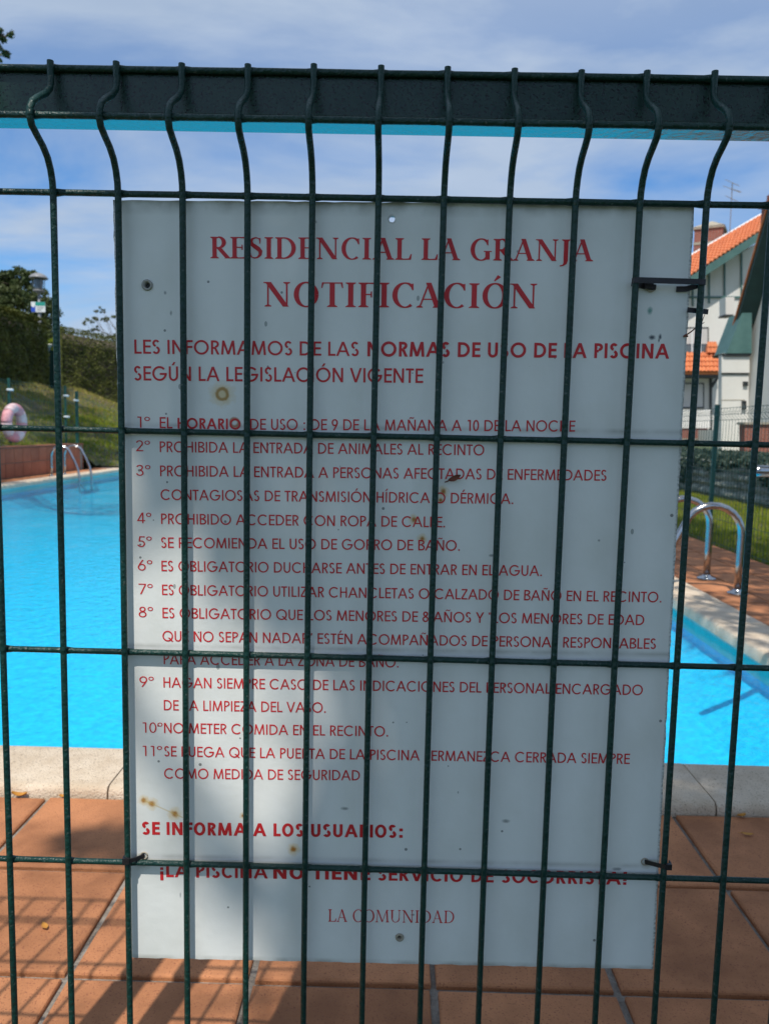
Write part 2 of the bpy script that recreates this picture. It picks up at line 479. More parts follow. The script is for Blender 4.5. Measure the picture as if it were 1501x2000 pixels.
for j in range(ny + 1):
    for i in range(nx + 1):
        xx = x0 + (x1 - x0) * i / nx; yy = y0 + (y1 - y0) * j / ny
        vs.append((xx, yy, WATER + .0015 * math.sin(3.1 * xx + 1.7 * yy) + .001 * math.sin(5.3 * yy - 2.2 * xx)))
b.add(vs, [(j * (nx + 1) + i, j * (nx + 1) + i + 1, (j + 1) * (nx + 1) + i + 1, (j + 1) * (nx + 1) + i) for j in range(ny) for i in range(nx)])
tag(b.build('water', wm, smooth=True), kind='structure')

# caustic relief of the lining: ripple light drawn as paler/deeper cloudiness of the plaster
pn = M['pool'].node_tree

# ------------------------------------------------------------------ terrain
CP = [(-6.1, 6, .47), (-6.1, 8, .47), (-6.1, 11, .47), (-6.1, 13.5, .46), (-6.15, 14.6, .40), (-5.9, 15.6, -.02), (-5, 16, -.02), (-3, 16, -.02), (0, 16, -.02), (-10, 16, 1.9), (-10, 18, 1.9), (-10, 21, 1.92),
      (-10.3, 24, 1.98), (-9.9, 26, 1.5), (-9.7, 27, 1.28), (-9.3, 29, .9), (-8.6, 31, .6), (-8, 34, .3), (-14, 20, 2.2), (-14, 30, 2.3), (-20, 40, 3), (-26, 46, 3.2), (-8, 18, 1.0), (-7, 17, .45),
      (-8, 12, 1.1), (-10, 12, 1.9), (-7.6, 22, .75), (-8.7, 22, 1.3), (0, 20, -.02), (0, 40, -.02), (-4, 30, .0), (6, 40, 0), (-6, 22, .1), (-30, 20, 3), (-14, 8, 2.1)]
def tz(x, y):
    s = 0; w = 0
    for a, c, z in CP:
        d = ((x - a) ** 2 + ((y - c) * .8) ** 2 + .15) ** -1.6
        s += d * z; w += d
    return s / w
def grid_terrain(name, xs, ys, skip, mat):
    vs = []; idx = {}
    b = MB()
    for j, y in enumerate(ys):
        for i, x in enumerate(xs):
            vs.append((x, y, tz(x, y) + .03 * mnoise.noise(Vector((x, y, 0)))))
    n = len(xs)
    fs = [(j * n + i, j * n + i + 1, (j + 1) * n + i + 1, (j + 1) * n + i) for j in range(len(ys) - 1) for i in range(n - 1) if not skip(xs[i], ys[j])]
    b.add(vs, fs)
    return tag(b.build(name, mat, smooth=True), kind='structure')
xs = [-6.08 - .55 * i * (1 + .04 * i) for i in range(26)][::-1]
ys = [3 + .6 * i for i in range(72)]
grid_terrain('left_lawn_ground', xs, ys, lambda x, y: False, M['soil'])
xs2 = [-6.08 + .55 * i for i in range(16)]; ys2 = [15.76 + .7 * i for i in range(40)]
grid_terrain('far_lawn_ground', xs2, ys2, lambda x, y: False, M['soil'])
b = MB(); b.add([(2.60, -1, -.012), (4.75, -1, -.012), (4.75, 20, -.012), (2.60, 20, -.012)], [(0, 1, 2, 3)])
tag(b.build('right_lawn_ground', M['soil']), kind='structure')
b = MB(); b.add([(4.70, -1, .50), (40, -1, .50), (40, 90, .50), (4.70, 90, .50)], [(0, 1, 2, 3)])
tag(b.build('raised_garden_ground', M['earth']), kind='structure')

def blades(name, n, place, mats, hmin, hmax, w, seed):
    rg = random.Random(seed)
    V = []; F = []; MI = []
    for k in range(n):
        x, y, z = place(rg)
        h = rg.uniform(hmin, hmax); a = rg.uniform(0, math.pi); l = rg.uniform(0, .6) * h; q = rg.uniform(0, 6.28)
        dx, dy = math.cos(a) * w / 2, math.sin(a) * w / 2
        o = len(V)
        V += [(x - dx, y - dy, z - .005), (x + dx, y + dy, z - .005), (x + math.cos(q) * l, y + math.sin(q) * l, z + h)]
        F.append((o, o + 1, o + 2)); MI.append(1 if rg.random() < place.dry(x, y) else 0)
    b = MB(); b.v = V; b.f = F; b.mi = MI
    return tag(b.build(name, mats), kind='stuff')
def pr(rg):
    y = 3.5 + 11.5 * rg.random() ** 1.3; x = rg.uniform(2.64, 4.7); return x, y, -.012
pr.dry = lambda x, y: .12
tag(blades('lawn_grass', 60000, pr, [M['grass'], M['drygrass']], .025, .06, .008, 5), 'short sunlit grass strip between the right hand deck and the stone wall', 'grass')
def pl(rg):
    y = rg.uniform(9, 31); x = -6.1 - 6.2 * rg.random() ** .8; return x, y, tz(x, y) + .03 * mnoise.noise(Vector((x, y, 0)))
def dl(x, y):
    return .25 + .55 * max(0, min(1, (tz(x, y) - .8) / 1.0)) + .2 * mnoise.noise(Vector((x * .8, y * .8, 3)))
pl.dry = dl
tag(blades('bank_grass', 70000, pl, [M['grass'], M['drygrass']], .04, .10, .022, 6), 'grass on the sloping bank behind the tiled wall at left', 'grass')
def pf(rg):
    y = rg.uniform(15.8, 24); x = rg.uniform(-8, -3.5); return x, y, tz(x, y) + .03 * mnoise.noise(Vector((x, y, 0)))
pf.dry = lambda x, y: .1
tag(blades('far_grass', 16000, pf, [M['grass'], M['drygrass']], .04, .09, .02, 8), 'green grass beyond the far end of the pool', 'grass')

# ------------------------------------------------------------------ tiled retaining wall at left
wall = thing('tiled_wall', 'low retaining wall faced with terracotta tiles behind the far left pool edge', 'wall', (-6.0, 11.5, 0))
b = MB(); b.box(-.12, -.014, -4.5, 3.25, -.02, .475); b.build('wall_core', M['grout'], wall)
b = MB(); b.bbox(-.006, .006, -.136, .136, -.113, .113, .003)
tmw = b.mesh('tile', M['tile_far'])
for j in range(27):
    for i in range(2):
        o = ob('tile', tmw, wall); o.location = (-.006 + rng.uniform(-.001, .001), -4.36 + .282 * j, .12 + .235 * i)
b = MB()
b.box(-.14, .012, -4.5, 3.26, .478, .50); b.build('wall_capping', M['tile_far'], wall)
b = MB(); b.box(-.12, .0, 3.253, 3.262, -.02, .476); b.build('wall_end', M['tile_far'], wall)

# ------------------------------------------------------------------ gate with folded wire mesh
WY = .673; WX0 = -.2946; WP = .055
Z = [1.0757, .8745, .6745, .4722, .272, .072]
ZT = 1.179
gate = thing('mesh_gate', 'dark green wire mesh gate with folded top and square top rail, filling the foreground', 'gate', (0, WY, 0))
PROF = [(0, 1.1796), (0, 1.164), (-.002, 1.157), (-.010, 1.1495), (-.024, 1.1405), (-.033, 1.134), (-.0375, 1.127), (-.038, 1.121), (-.035, 1.115), (-.027, 1.1105),
        (-.017, 1.1055), (-.009, 1.099), (-.004, 1.091), (-.001, 1.082), (0, 1.070), (0, .875), (0, .55), (0, .25), (0, .04)]
b = MB(); b.tube([(0, y, z) for y, z in PROF], .0028, 10)
vw = b.mesh('vertical_wire', M['wire'], True)
vw.set_sharp_from_angle(angle=R(50))
def wires(parent, i0, i1, joined=False):
    for i in range(i0, i1 + 1):
        o = ob('vertical_wire', vw, parent); o.location = (WX0 + WP * i + rng.uniform(-.0005, .0005), rng.uniform(-.0003, .0003), rng.uniform(-.0008, .0008))
        o.rotation_euler = (rng.uniform(-.0006, .0006), rng.uniform(-.0009, .0009), rng.uniform(-.02, .02))
def hwires(parent, xa, xb):
    for y, z in [(.0053, ZT - .0025), (-.0325, 1.1243)] + [(.0053, q) for q in Z]:
        b = MB(); P_ = [(xa, .0027)]; i0 = math.ceil((xa - WX0) / WP + .1); i1 = math.floor((xb - WX0) / WP - .1)
        for i in range(i0, i1 + 1):      # the weld swells the wire a little at every crossing
            xw = WX0 + WP * i; P_ += [(xw - .0068, .0027), (xw - .0030, .0031), (xw, .0035), (xw + .0030, .0031), (xw + .0068, .0027)]
        P_.append((xb, .0027))
        b.tube([(x_, y + rng.uniform(-.0001, .0001), z + rng.uniform(-.00015, .00015)) for x_, r_ in P_], [r_ for x_, r_ in P_], 10)
        b.build('horizontal_wire', M['wire'], parent, True)
wires(gate, -1, 14)
hwires(gate, -.392, .50)
b = MB()
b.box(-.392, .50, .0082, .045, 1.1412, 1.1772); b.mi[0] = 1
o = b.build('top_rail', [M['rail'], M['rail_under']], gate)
bm = o.modifiers.new('bev', 'BEVEL'); bm.width = .0022; bm.segments = 3; bm.limit_method = 'ANGLE'
for xx in (-.411, .519):
    b = MB(); b.box(xx - .0185, xx + .0185, .004, .041, .02, 1.185); b.build('gate_stile', M['rail'], gate)
b = MB(); b.box(-.392, .5005, .0079, .0371, .03, .065); b.build('bottom_rail', M['rail'], gate)
for xx, lab in ((-.492, 'square green gate post left of the wire gate'), (.60, 'square green gate post right of the wire gate')):
    b = MB(); b.box(-.022, .022, -.02, .024, 0, 1.22); o = b.build('gate_post', M['rail']); o.location = (xx, WY + .02, 0); tag(o, lab, 'post')
sf = thing('mesh_fence', 'wire mesh panel left of the gate that casts a grid of shadow on the tiles', 'fence', (0, WY, 0))
wires(sf, -19, -5); hwires(sf, -1.36, -.515)

# ------------------------------------------------------------------ notice board
BC = Vector((.004, .6835, .7245))
board = thing('notice_board', 'white plastic notice board with red Spanish pool rules, tied behind the wire gate', 'sign', BC, rot=(0, R(-.5), 0))
HOLES = [(-.0086, .3359, .0030), (-.2204, .2783, .0032), (.008, -.3227, .0026)]
def board_mesh():
    W2, H2, T = .2487, .3497, .004
    rg = random.Random(9)
    outer = []
    def edge(p, q, n):
        for k in range(n):
            f = k / n
            x = p[0] + (q[0] - p[0]) * f; z = p[1] + (q[1] - p[1]) * f
            j = rg.uniform(-.0004, .0004) if 0 < k else 0
            outer.append((x + (j if p[0] == q[0] else 0), z + (j if p[1] == q[1] else 0)))
    edge((-W2, -H2), (W2, -H2), 60); edge((W2, -H2), (W2, H2), 90); edge((W2, H2), (-W2, H2), 60); edge((-W2, H2), (-W2, -H2), 90)
    vs = [Vector(p) for p in outer]; loops = [list(range(len(vs)))]
    for hx, hz, r in HOLES:
        st = len(vs)
        for k in range(16):
            a = -2 * math.pi * k / 16
            rr = r * rg.uniform(.88, 1.12)
            vs.append(Vector((hx + rr * math.cos(a), hz + rr * math.sin(a))))
        loops.append(list(range(st, st + 16)))
    edges = [(l[i], l[(i + 1) % len(l)]) for l in loops for i in range(len(l))]
    cv, ce, cf, *_ = geometry.delaunay_2d_cdt(vs, edges, [], 1, 1e-7)
    fs = []
    for f in cf:
        c = sum((cv[i] for i in f), Vector((0, 0))) / len(f)
        if any((c.x - h[0]) ** 2 + (c.y - h[1]) ** 2 < (h[2] * .8) ** 2 for h in HOLES): continue
        if abs(c.x) > W2 + .001 or abs(c.y) > H2 + .001: continue
        fs.append(tuple(f))
    n = len(cv)
    V = [(p.x, 0, p.y) for p in cv] + [(p.x, T, p.y) for p in cv]
    F = list(fs) + [tuple(i + n for i in f[::-1]) for f in fs]
    from collections import Counter
    cnt = Counter()
    for f in fs:
        for a, c in zip(f, f[1:] + f[:1]): cnt[(a, c)] += 1
    for (a, c) in list(cnt):
        if (c, a) not in cnt: F.append((c, a, a + n, c + n))
    b = MB(); b.add(V, F)
    return b

def board_material():
    mt = material('weathered_white_board', (.76, .775, .75), .42, (.83, .835, .815), nscale=5, spec=.5, ramp=(.3, .7), bump=.04, bscale=90)
    t = mt.node_tree; b = t.nodes['Principled BSDF']; L = t.links.new
    cur = b.inputs['Base Color'].links[0].from_socket
    c = t.nodes.new('ShaderNodeTexCoord').outputs['Object']
    def N(k, **kw):
        n = t.nodes.new(k)
        for a, v in kw.items(): setattr(n, a, v)
        return n
    def mixc(fac, col):
        nonlocal cur
        m_ = N('ShaderNodeMix', data_type='RGBA'); L(fac, m_.inputs[0]); L(cur, m_.inputs[6]); m_.inputs[7].default_value = (*col, 1); cur = m_.outputs[2]
    def math_(op, a, b_=None, cl=False):
        n = N('ShaderNodeMath', operation=op, use_clamp=cl)
        for i, q in enumerate((a, b_)):
            if q is None: continue
            if isinstance(q, (int, float)): n.inputs[i].default_value = q
            else: L(q, n.inputs[i])
        return n.outputs[0]
    def noise(scale, det=3, st=None):
        n = N('ShaderNodeTexNoise'); n.inputs['Scale'].default_value = scale; n.inputs['Detail'].default_value = det
        if st:
            mp_ = N('ShaderNodeMapping'); mp_.inputs['Scale'].default_value = st; L(c, mp_.inputs[0]); L(mp_.outputs[0], n.inputs['Vector'])
        else: L(c, n.inputs['Vector'])
        return n.outputs['Fac']
    def rng_(v, a, b_, lo=0., hi=1.):
        n = N('ShaderNodeMapRange'); L(v, n.inputs[0]); n.inputs[1].default_value = a; n.inputs[2].default_value = b_; n.inputs[3].default_value = lo; n.inputs[4].default_value = hi
        return n.outputs[0]
    s = N('ShaderNodeSeparateXYZ'); L(c, s.inputs[0])
    # grey bloom of dirt and fine vertical streaks
    mixc(rng_(noise(11, 7, (1.6, 1, 1)), .46, .74, 0, .26), (.50, .50, .43))
    # grime line along the top edge, and where the horizontal wires rub
    for zc, wd, st in ((.349, .012, .75), (.158 - .001, .0035, .45), (-.0435, .0035, .4), (-.2465, .0035, .35), (-.349, .004, .5)):
        d = math_('ABSOLUTE', math_('SUBTRACT', s.outputs['Z'], zc))
        f = math_('MULTIPLY', rng_(d, wd, 0, 0, 1), rng_(noise(38, 4), .38, .62, .1, st))
        mixc(f, (.20, .20, .15))
    # worn edge strips
    ax = math_('ABSOLUTE', s.outputs['X'])
    f = math_('MULTIPLY', rng_(ax, .2462, .2482, 0, 1), rng_(noise(420, 4), .40, .60, .2, .8)); mixc(f, (.16, .16, .15))
    # fly specks
    v = N('ShaderNodeTexVoronoi'); v.inputs['Scale'].default_value = 78; L(c, v.inputs['Vector'])
    cs = N('ShaderNodeSeparateColor'); L(v.outputs['Color'], cs.inputs[0])
    thr = rng_(cs.outputs[0], .80, 1.0, 0, .12)
    f = math_('LESS_THAN', v.outputs['Distance'], thr); f = math_('MULTIPLY', f, .75); mixc(f, (.08, .09, .09))
    v = N('ShaderNodeTexVoronoi'); v.inputs['Scale'].default_value = 30; mp_ = N('ShaderNodeMapping'); mp_.inputs['Scale'].default_value = (1, 1, .55); mp_.inputs['Rotation'].default_value = (0, .4, 0); L(c, mp_.inputs[0]); L(mp_.outputs[0], v.inputs['Vector'])
    cs = N('ShaderNodeSeparateColor'); L(v.outputs['Color'], cs.inputs[0])
    f = math_('LESS_THAN', v.outputs['Distance'], rng_(cs.outputs[1], .86, 1.0, 0, .055)); f = math_('MULTIPLY', f, .6); mixc(f, (.10, .13, .13))
    # stains with a place of their own
    wob = noise(260, 4)
    def spot(x, z, r, col, amt, sx=1.0, ring_=None):
        dx = math_('MULTIPLY', math_('SUBTRACT', s.outputs['X'], x), 1 / sx); dz = math_('SUBTRACT', s.outputs['Z'], z)
        d = math_('SQRT', math_('ADD', math_('MULTIPLY', dx, dx), math_('MULTIPLY', dz, dz)))
        d = math_('ADD', d, math_('MULTIPLY', math_('SUBTRACT', wob, .5), r * .8))
        if ring_:
            d = math_('ABSOLUTE', math_('SUBTRACT', d, ring_))
        mixc(rng_(d, r, r * .3, 0, amt), col)
    spot(-.156, .1852, .013, (.66, .44, .08), .6)
    spot(-.156, .1852, .0021, (.38, .19, .02), .85, ring_=.0046)
    spot(-.1453, .1606, .0018, (.42, .14, .02), .8, ring_=.0036)
    for x, z, r in ((-.233, -.1916, .0026), (-.2253, -.195, .0030), (-.2043, -.2046, .0032), (-.0928, -.2371, .0030), (.0224, .0593, .0022), (.0148, .0763, .0024), (.0403, .1019, .0026), (.038, .094, .0018), (-.14, -.205, .0016)):
        spot(x, z, r * 2.4, (.66, .42, .08), .6); spot(x, z, r * 1.15, (.40, .15, .01), .95)
    # thin rust run joining three of them
    a_ = math_('ADD', s.outputs['Z'], math_('MULTIPLY', s.outputs['X'], .45)); d = math_('ABSOLUTE', math_('ADD', a_, .2964))
    f = math_('MULTIPLY', rng_(d, .0011, 0, 0, .6), math_('MULTIPLY', math_('GREATER_THAN', s.outputs['X'], -.234), math_('LESS_THAN', s.outputs['X'], -.195))); mixc(f, (.58, .42, .14))
    for hx, hz, r in HOLES: spot(hx, hz, .0045, (.20, .19, .15), .75)
    for x, z in ((.213, .2828), (.2374, -.2442), (-.2356, -.2483)): spot(x, z, .0055, (.30, .28, .20), .6)
    spot(.2154, .2613, .0040, (.06, .25, .21), .85, .7)
    spot(.2183, .2387, .0028, (.015, .03, .05), .95, 1.2); spot(.2253, .2392, .0034, (.015, .03, .05), .95, .55); spot(.2245, .2360, .0020, (.015, .03, .05), .9, .5)
    for x_, z_, r_, s_ in ((.105, -.205, .0022, 2), (-.045, -.196, .0020, 2.2), (.06, -.178, .0016, .6), (-.20, -.285, .0035, .22), (.10, -.075, .0016, 1.5), (.18, .06, .0014, 1), (.085, .045, .0016, 2), (-.10, .115, .0018, 1),
                           (-.205, .272, .0022, .7), (-.20, .255, .0025, .6), (.10, .31, .0016, 1), (-.075, .333, .0018, 1.4), (.135, .22, .0012, 1), (.15, -.262, .0020, 1.2), (.21, -.25, .0022, 2.5), (.02, -.30, .0012, 2)):
        spot(x_, z_, r_, (.12, .14, .14), .7, s_)
    spot(-.2356, -.2533, .009, (.34, .33, .25), .6)
    L(cur, b.inputs['Base Color'])
    return mt
M['board'] = board_material()
board_mesh().build('panel', M['board'], board)

# ------------------------------------------------------------------ lettering (drawn letters, cap height 1)
class G:
    def __init__(s): s.p = []
    def poly(s, *pts): s.p.append(list(pts))
    def V(s, x, t, y0=0., y1=1.): s.poly((x - t / 2, y0), (x + t / 2, y0), (x + t / 2, y1), (x - t / 2, y1))
    def H(s, x0, x1, y, t): s.poly((x0, y - t / 2), (x1, y - t / 2), (x1, y + t / 2), (x0, y + t / 2))
    def D(s, a, b, t):
        dx, dy = b[0] - a[0], b[1] - a[1]
        k = t / 2 * math.sqrt(1 + (dx / dy) ** 2)
        s.poly((a[0] - k, a[1]), (a[0] + k, a[1]), (b[0] + k, b[1]), (b[0] - k, b[1]))
    def path(s, pts, ws):
        L_, R_ = [], []
        n = len(pts)
        for i, p in enumerate(pts):
            q0 = pts[max(i - 1, 0)]; q1 = pts[min(i + 1, n - 1)]
            dx, dy = q1[0] - q0[0], q1[1] - q0[1]; l = math.hypot(dx, dy) or 1
            w = ws[i] / 2 if isinstance(ws, list) else ws / 2
            L_.append((p[0] - dy / l * w, p[1] + dx / l * w)); R_.append((p[0] + dy / l * w, p[1] - dx / l * w))
        for i in range(n - 1): s.poly(R_[i], R_[i + 1], L_[i + 1], L_[i])
    def arc(s, cx, cy, rx, ry, a0, a1, t, thin=None, n=None):
        n = n or max(6, int(abs(a1 - a0) / 14))
        pts = []; ws = []
        for k in range(n + 1):
            a = R(a0 + (a1 - a0) * k / n)
            pts.append((cx + rx * math.cos(a), cy + ry * math.sin(a)))
            ws.append(t if thin is None else thin + (t - thin) * abs(math.cos(a)) ** 1.3)
        s.path(pts, ws)

def sans(ch, t, nar=1.0):
    g = G(); h = t / 2; c = ch
    acc = {'Á': 'A', 'É': 'E', 'Í': 'I', 'Ó': 'O', 'Ú': 'U', 'Ñ': 'N'}
    base = acc.get(ch, ch)
    c = base
    if c == ' ': return g, .36
    w = 0
    if c == 'A':
        w = .92; g.D((h * 1.1, 0), (w / 2, 1), t); g.D((w - h * 1.1, 0), (w / 2, 1), t); g.H(.2, w - .2, .33, t * .9)
    elif c == 'B':
        w = .66; g.V(h + .06, t); 
        g.H(.06 + t, .36, 1 - h, t); g.H(.06 + t, .38, .53, t); g.H(.06 + t, .40, h, t)
        g.arc(.36, .765, .20 , .235 - h, -90, 90, t); g.arc(.38, .265, .24 - h * .3, .265 - h, -90, 90, t)
    elif c in 'OQCG':
        w = 1.08 * nar; cx_, rx, ry = w / 2, w / 2 - .04 - h, .52 - h
        if c in 'OQ': g.arc(cx_, .5, rx, ry, 0, 360, t, n=30)
        if c == 'C': g.arc(cx_, .5, rx, ry, 44, 316, t, n=24); w -= .08
        if c == 'G': g.arc(cx_, .5, rx, ry, 42, 358, t, n=26); g.H(cx_ + .02, cx_ + rx + h, .47, t)
        if c == 'Q': g.D((w * .92, -.03), (w * .58, .36), t)
    elif c == 'D':
        w = .88 * (nar * .6 + .4); g.V(h + .07, t); g.H(.07 + t, w * .42, 1 - h, t); g.H(.07 + t, w * .42, h, t); g.arc(w * .42, .5, w * .58 - .04 - h, .5 - h, -90, 90, t, n=16)
    elif c in 'EFL':
        w = .60 if c == 'E' else .56; g.V(h + .07, t)
        if c != 'L': g.H(.07 + t, w, 1 - h, t); g.H(.07 + t, w - .03, .52, t)
        if c != 'F': g.H(.07 + t, w, h, t)
    elif c == 'H': w = .80; g.V(.07 + h, t); g.V(w - .07 - h, t); g.H(.07 + t, w - .07 - t, .52, t)
    elif c == 'I': w = .26 + t * .2; g.V(w / 2, t)
    elif c == 'J': w = .5; g.V(w - .07 - h, t, .28, 1); g.arc(w / 2 - .02, .28, w / 2 - .05 - h, .30 - h, 180, 360, t)
    elif c == 'M':
        w = 1.06; g.D((.05 + h, 0), (.16 + h * .6, 1), t); g.D((w - .05 - h, 0), (w - .16 - h * .6, 1), t); g.D((w / 2, .02), (.16 + h * .6, 1), t); g.D((w / 2, .02), (w - .16 - h * .6, 1), t)
    elif c == 'N': w = .86; g.V(.07 + h, t); g.V(w - .07 - h, t); g.D((w - .07 - h, 0), (.07 + h, 1), t)
    elif c in 'PR':
        w = .62; g.V(h + .07, t); g.H(.07 + t, .34, 1 - h, t); g.H(.07 + t, .34, .47, t); g.arc(.34, .735, .27 - h, .265 - h, -90, 90, t)
        if c == 'R': g.D((w - h * .8, 0), (.34, .47), t); w = .66
    elif c == 'S':
        w = .56 + t * .3; k = .5 - .01
        g.arc(w / 2, .755, w / 2 - .06 - h, .262 - h, 25, 262, t); g.arc(w / 2, .262, w / 2 - .045 - h, .278 - h, 82, -155, t)
    elif c == 'T': w = .54 + t * .3; g.H(.01, w - .01, 1 - h, t); g.V(w / 2, t, 0, 1 - t)
    elif c == 'U': w = .78; g.V(.07 + h, t, .33, 1); g.V(w - .07 - h, t, .33, 1); g.arc(w / 2, .33, w / 2 - .07 - h, .35 - h, 180, 360, t)
    elif c == 'V': w = .82; g.D((w / 2, 0), (h, 1), t); g.D((w / 2, 0), (w - h, 1), t)
    elif c == 'Y': w = .74; g.D((w / 2, .42), (h, 1), t); g.D((w / 2, .42), (w - h, 1), t); g.V(w / 2, t, 0, .43)
    elif c == 'Z': w = .62; g.H(.05, w - .03, 1 - h, t); g.H(.03, w - .03, h, t); g.D((.03 + h, t), (w - .05 - h, 1 - t), t)
    elif c == 'º': w = .42; g.arc(w / 2, .80, .155, .16, 0, 360, t * .75, n=16)
    elif c == '.': w = .26; g.H(.07, .07 + t * 1.15, t * .55, t * 1.1)
    elif c == ':': w = .34; g.H(.1, .1 + t * 1.15, t * .55, t * 1.1); g.H(.1, .1 + t * 1.15, .62, t * 1.1)
    elif c == '!': w = .34; g.V(.17, t * 1.15, .30, 1); g.H(.17 - t * .55, .17 + t * .55, t * .55, t * 1.1)
    elif c == '¡': w = .34; g.V(.17, t * 1.15, -.26, .44); g.H(.17 - t * .55, .17 + t * .55, .66, t * 1.1)
    elif c in '“”':
        w = .34
        for x_ in (.09, .23): g.D((x_ - (.02 if c == '”' else -.02), .78), (x_ + (.02 if c == '”' else -.02), 1.0), t * .7)
    elif c == '1': w = .56; g.V(.36, t); g.H(.14, .36 - h, 1 - h, t)
    elif c == '0': w = .60; g.arc(.30, .5, .25 - h * .6, .515 - h, 0, 360, t, n=22)
    elif c == '2': w = .60; g.arc(.29, .74, .23 - h * .6, .27 - h, 170, -35, t); g.H(.05, .55, h, t); g.D((.08 + h, t), (.48, .62), t)
    elif c == '3': w = .60; g.arc(.28, .755, .21 - h * .5, .255 - h, 165, -85, t); g.arc(.28, .265, .245 - h * .5, .28 - h, 85, -165, t)
    elif c == '4': w = .64; g.V(.45, t, 0, 1); g.H(.04, .62, .24, t); g.D((.04 + h, .24), (.42, .98), t)
    elif c == '5': w = .60; g.H(.18, .54, 1 - h, t); g.D((.11 + h, .52), (.17 + h, 1), t); g.arc(.28, .30, .26 - h * .6, .315 - h, 120, -160, t)
    elif c == '6': w = .62; g.arc(.31, .31, .26 - h * .6, .325 - h, 0, 360, t, n=20); g.path([(.10, .40), (.20, .66), (.40, 1.0)], t)
    elif c == '7': w = .58; g.H(.03, .54, 1 - h, t); g.D((.17, 0), (.54 - h, 1 - t), t)
    elif c == '8': w = .60; g.arc(.30, .765, .19 - h * .4, .245 - h, 0, 360, t, n=18); g.arc(.30, .27, .245 - h * .4, .285 - h, 0, 360, t, n=20)
    elif c == '9': w = .62; g.arc(.31, .69, .26 - h * .6, .325 - h, 0, 360, t, n=20); g.path([(.52, .60), (.42, .34), (.22, .0)], t)
    if ch in 'ÁÉÍÓÚ': g.D((w / 2 - .05, 1.08), (w / 2 + .09, 1.30), t * .8)
    if ch == 'Ñ': g.path([(w / 2 - .20, 1.10), (w / 2 - .10, 1.19), (w / 2 + .08, 1.11), (w / 2 + .18, 1.20)], t * .7)
    return g, w + t * .25

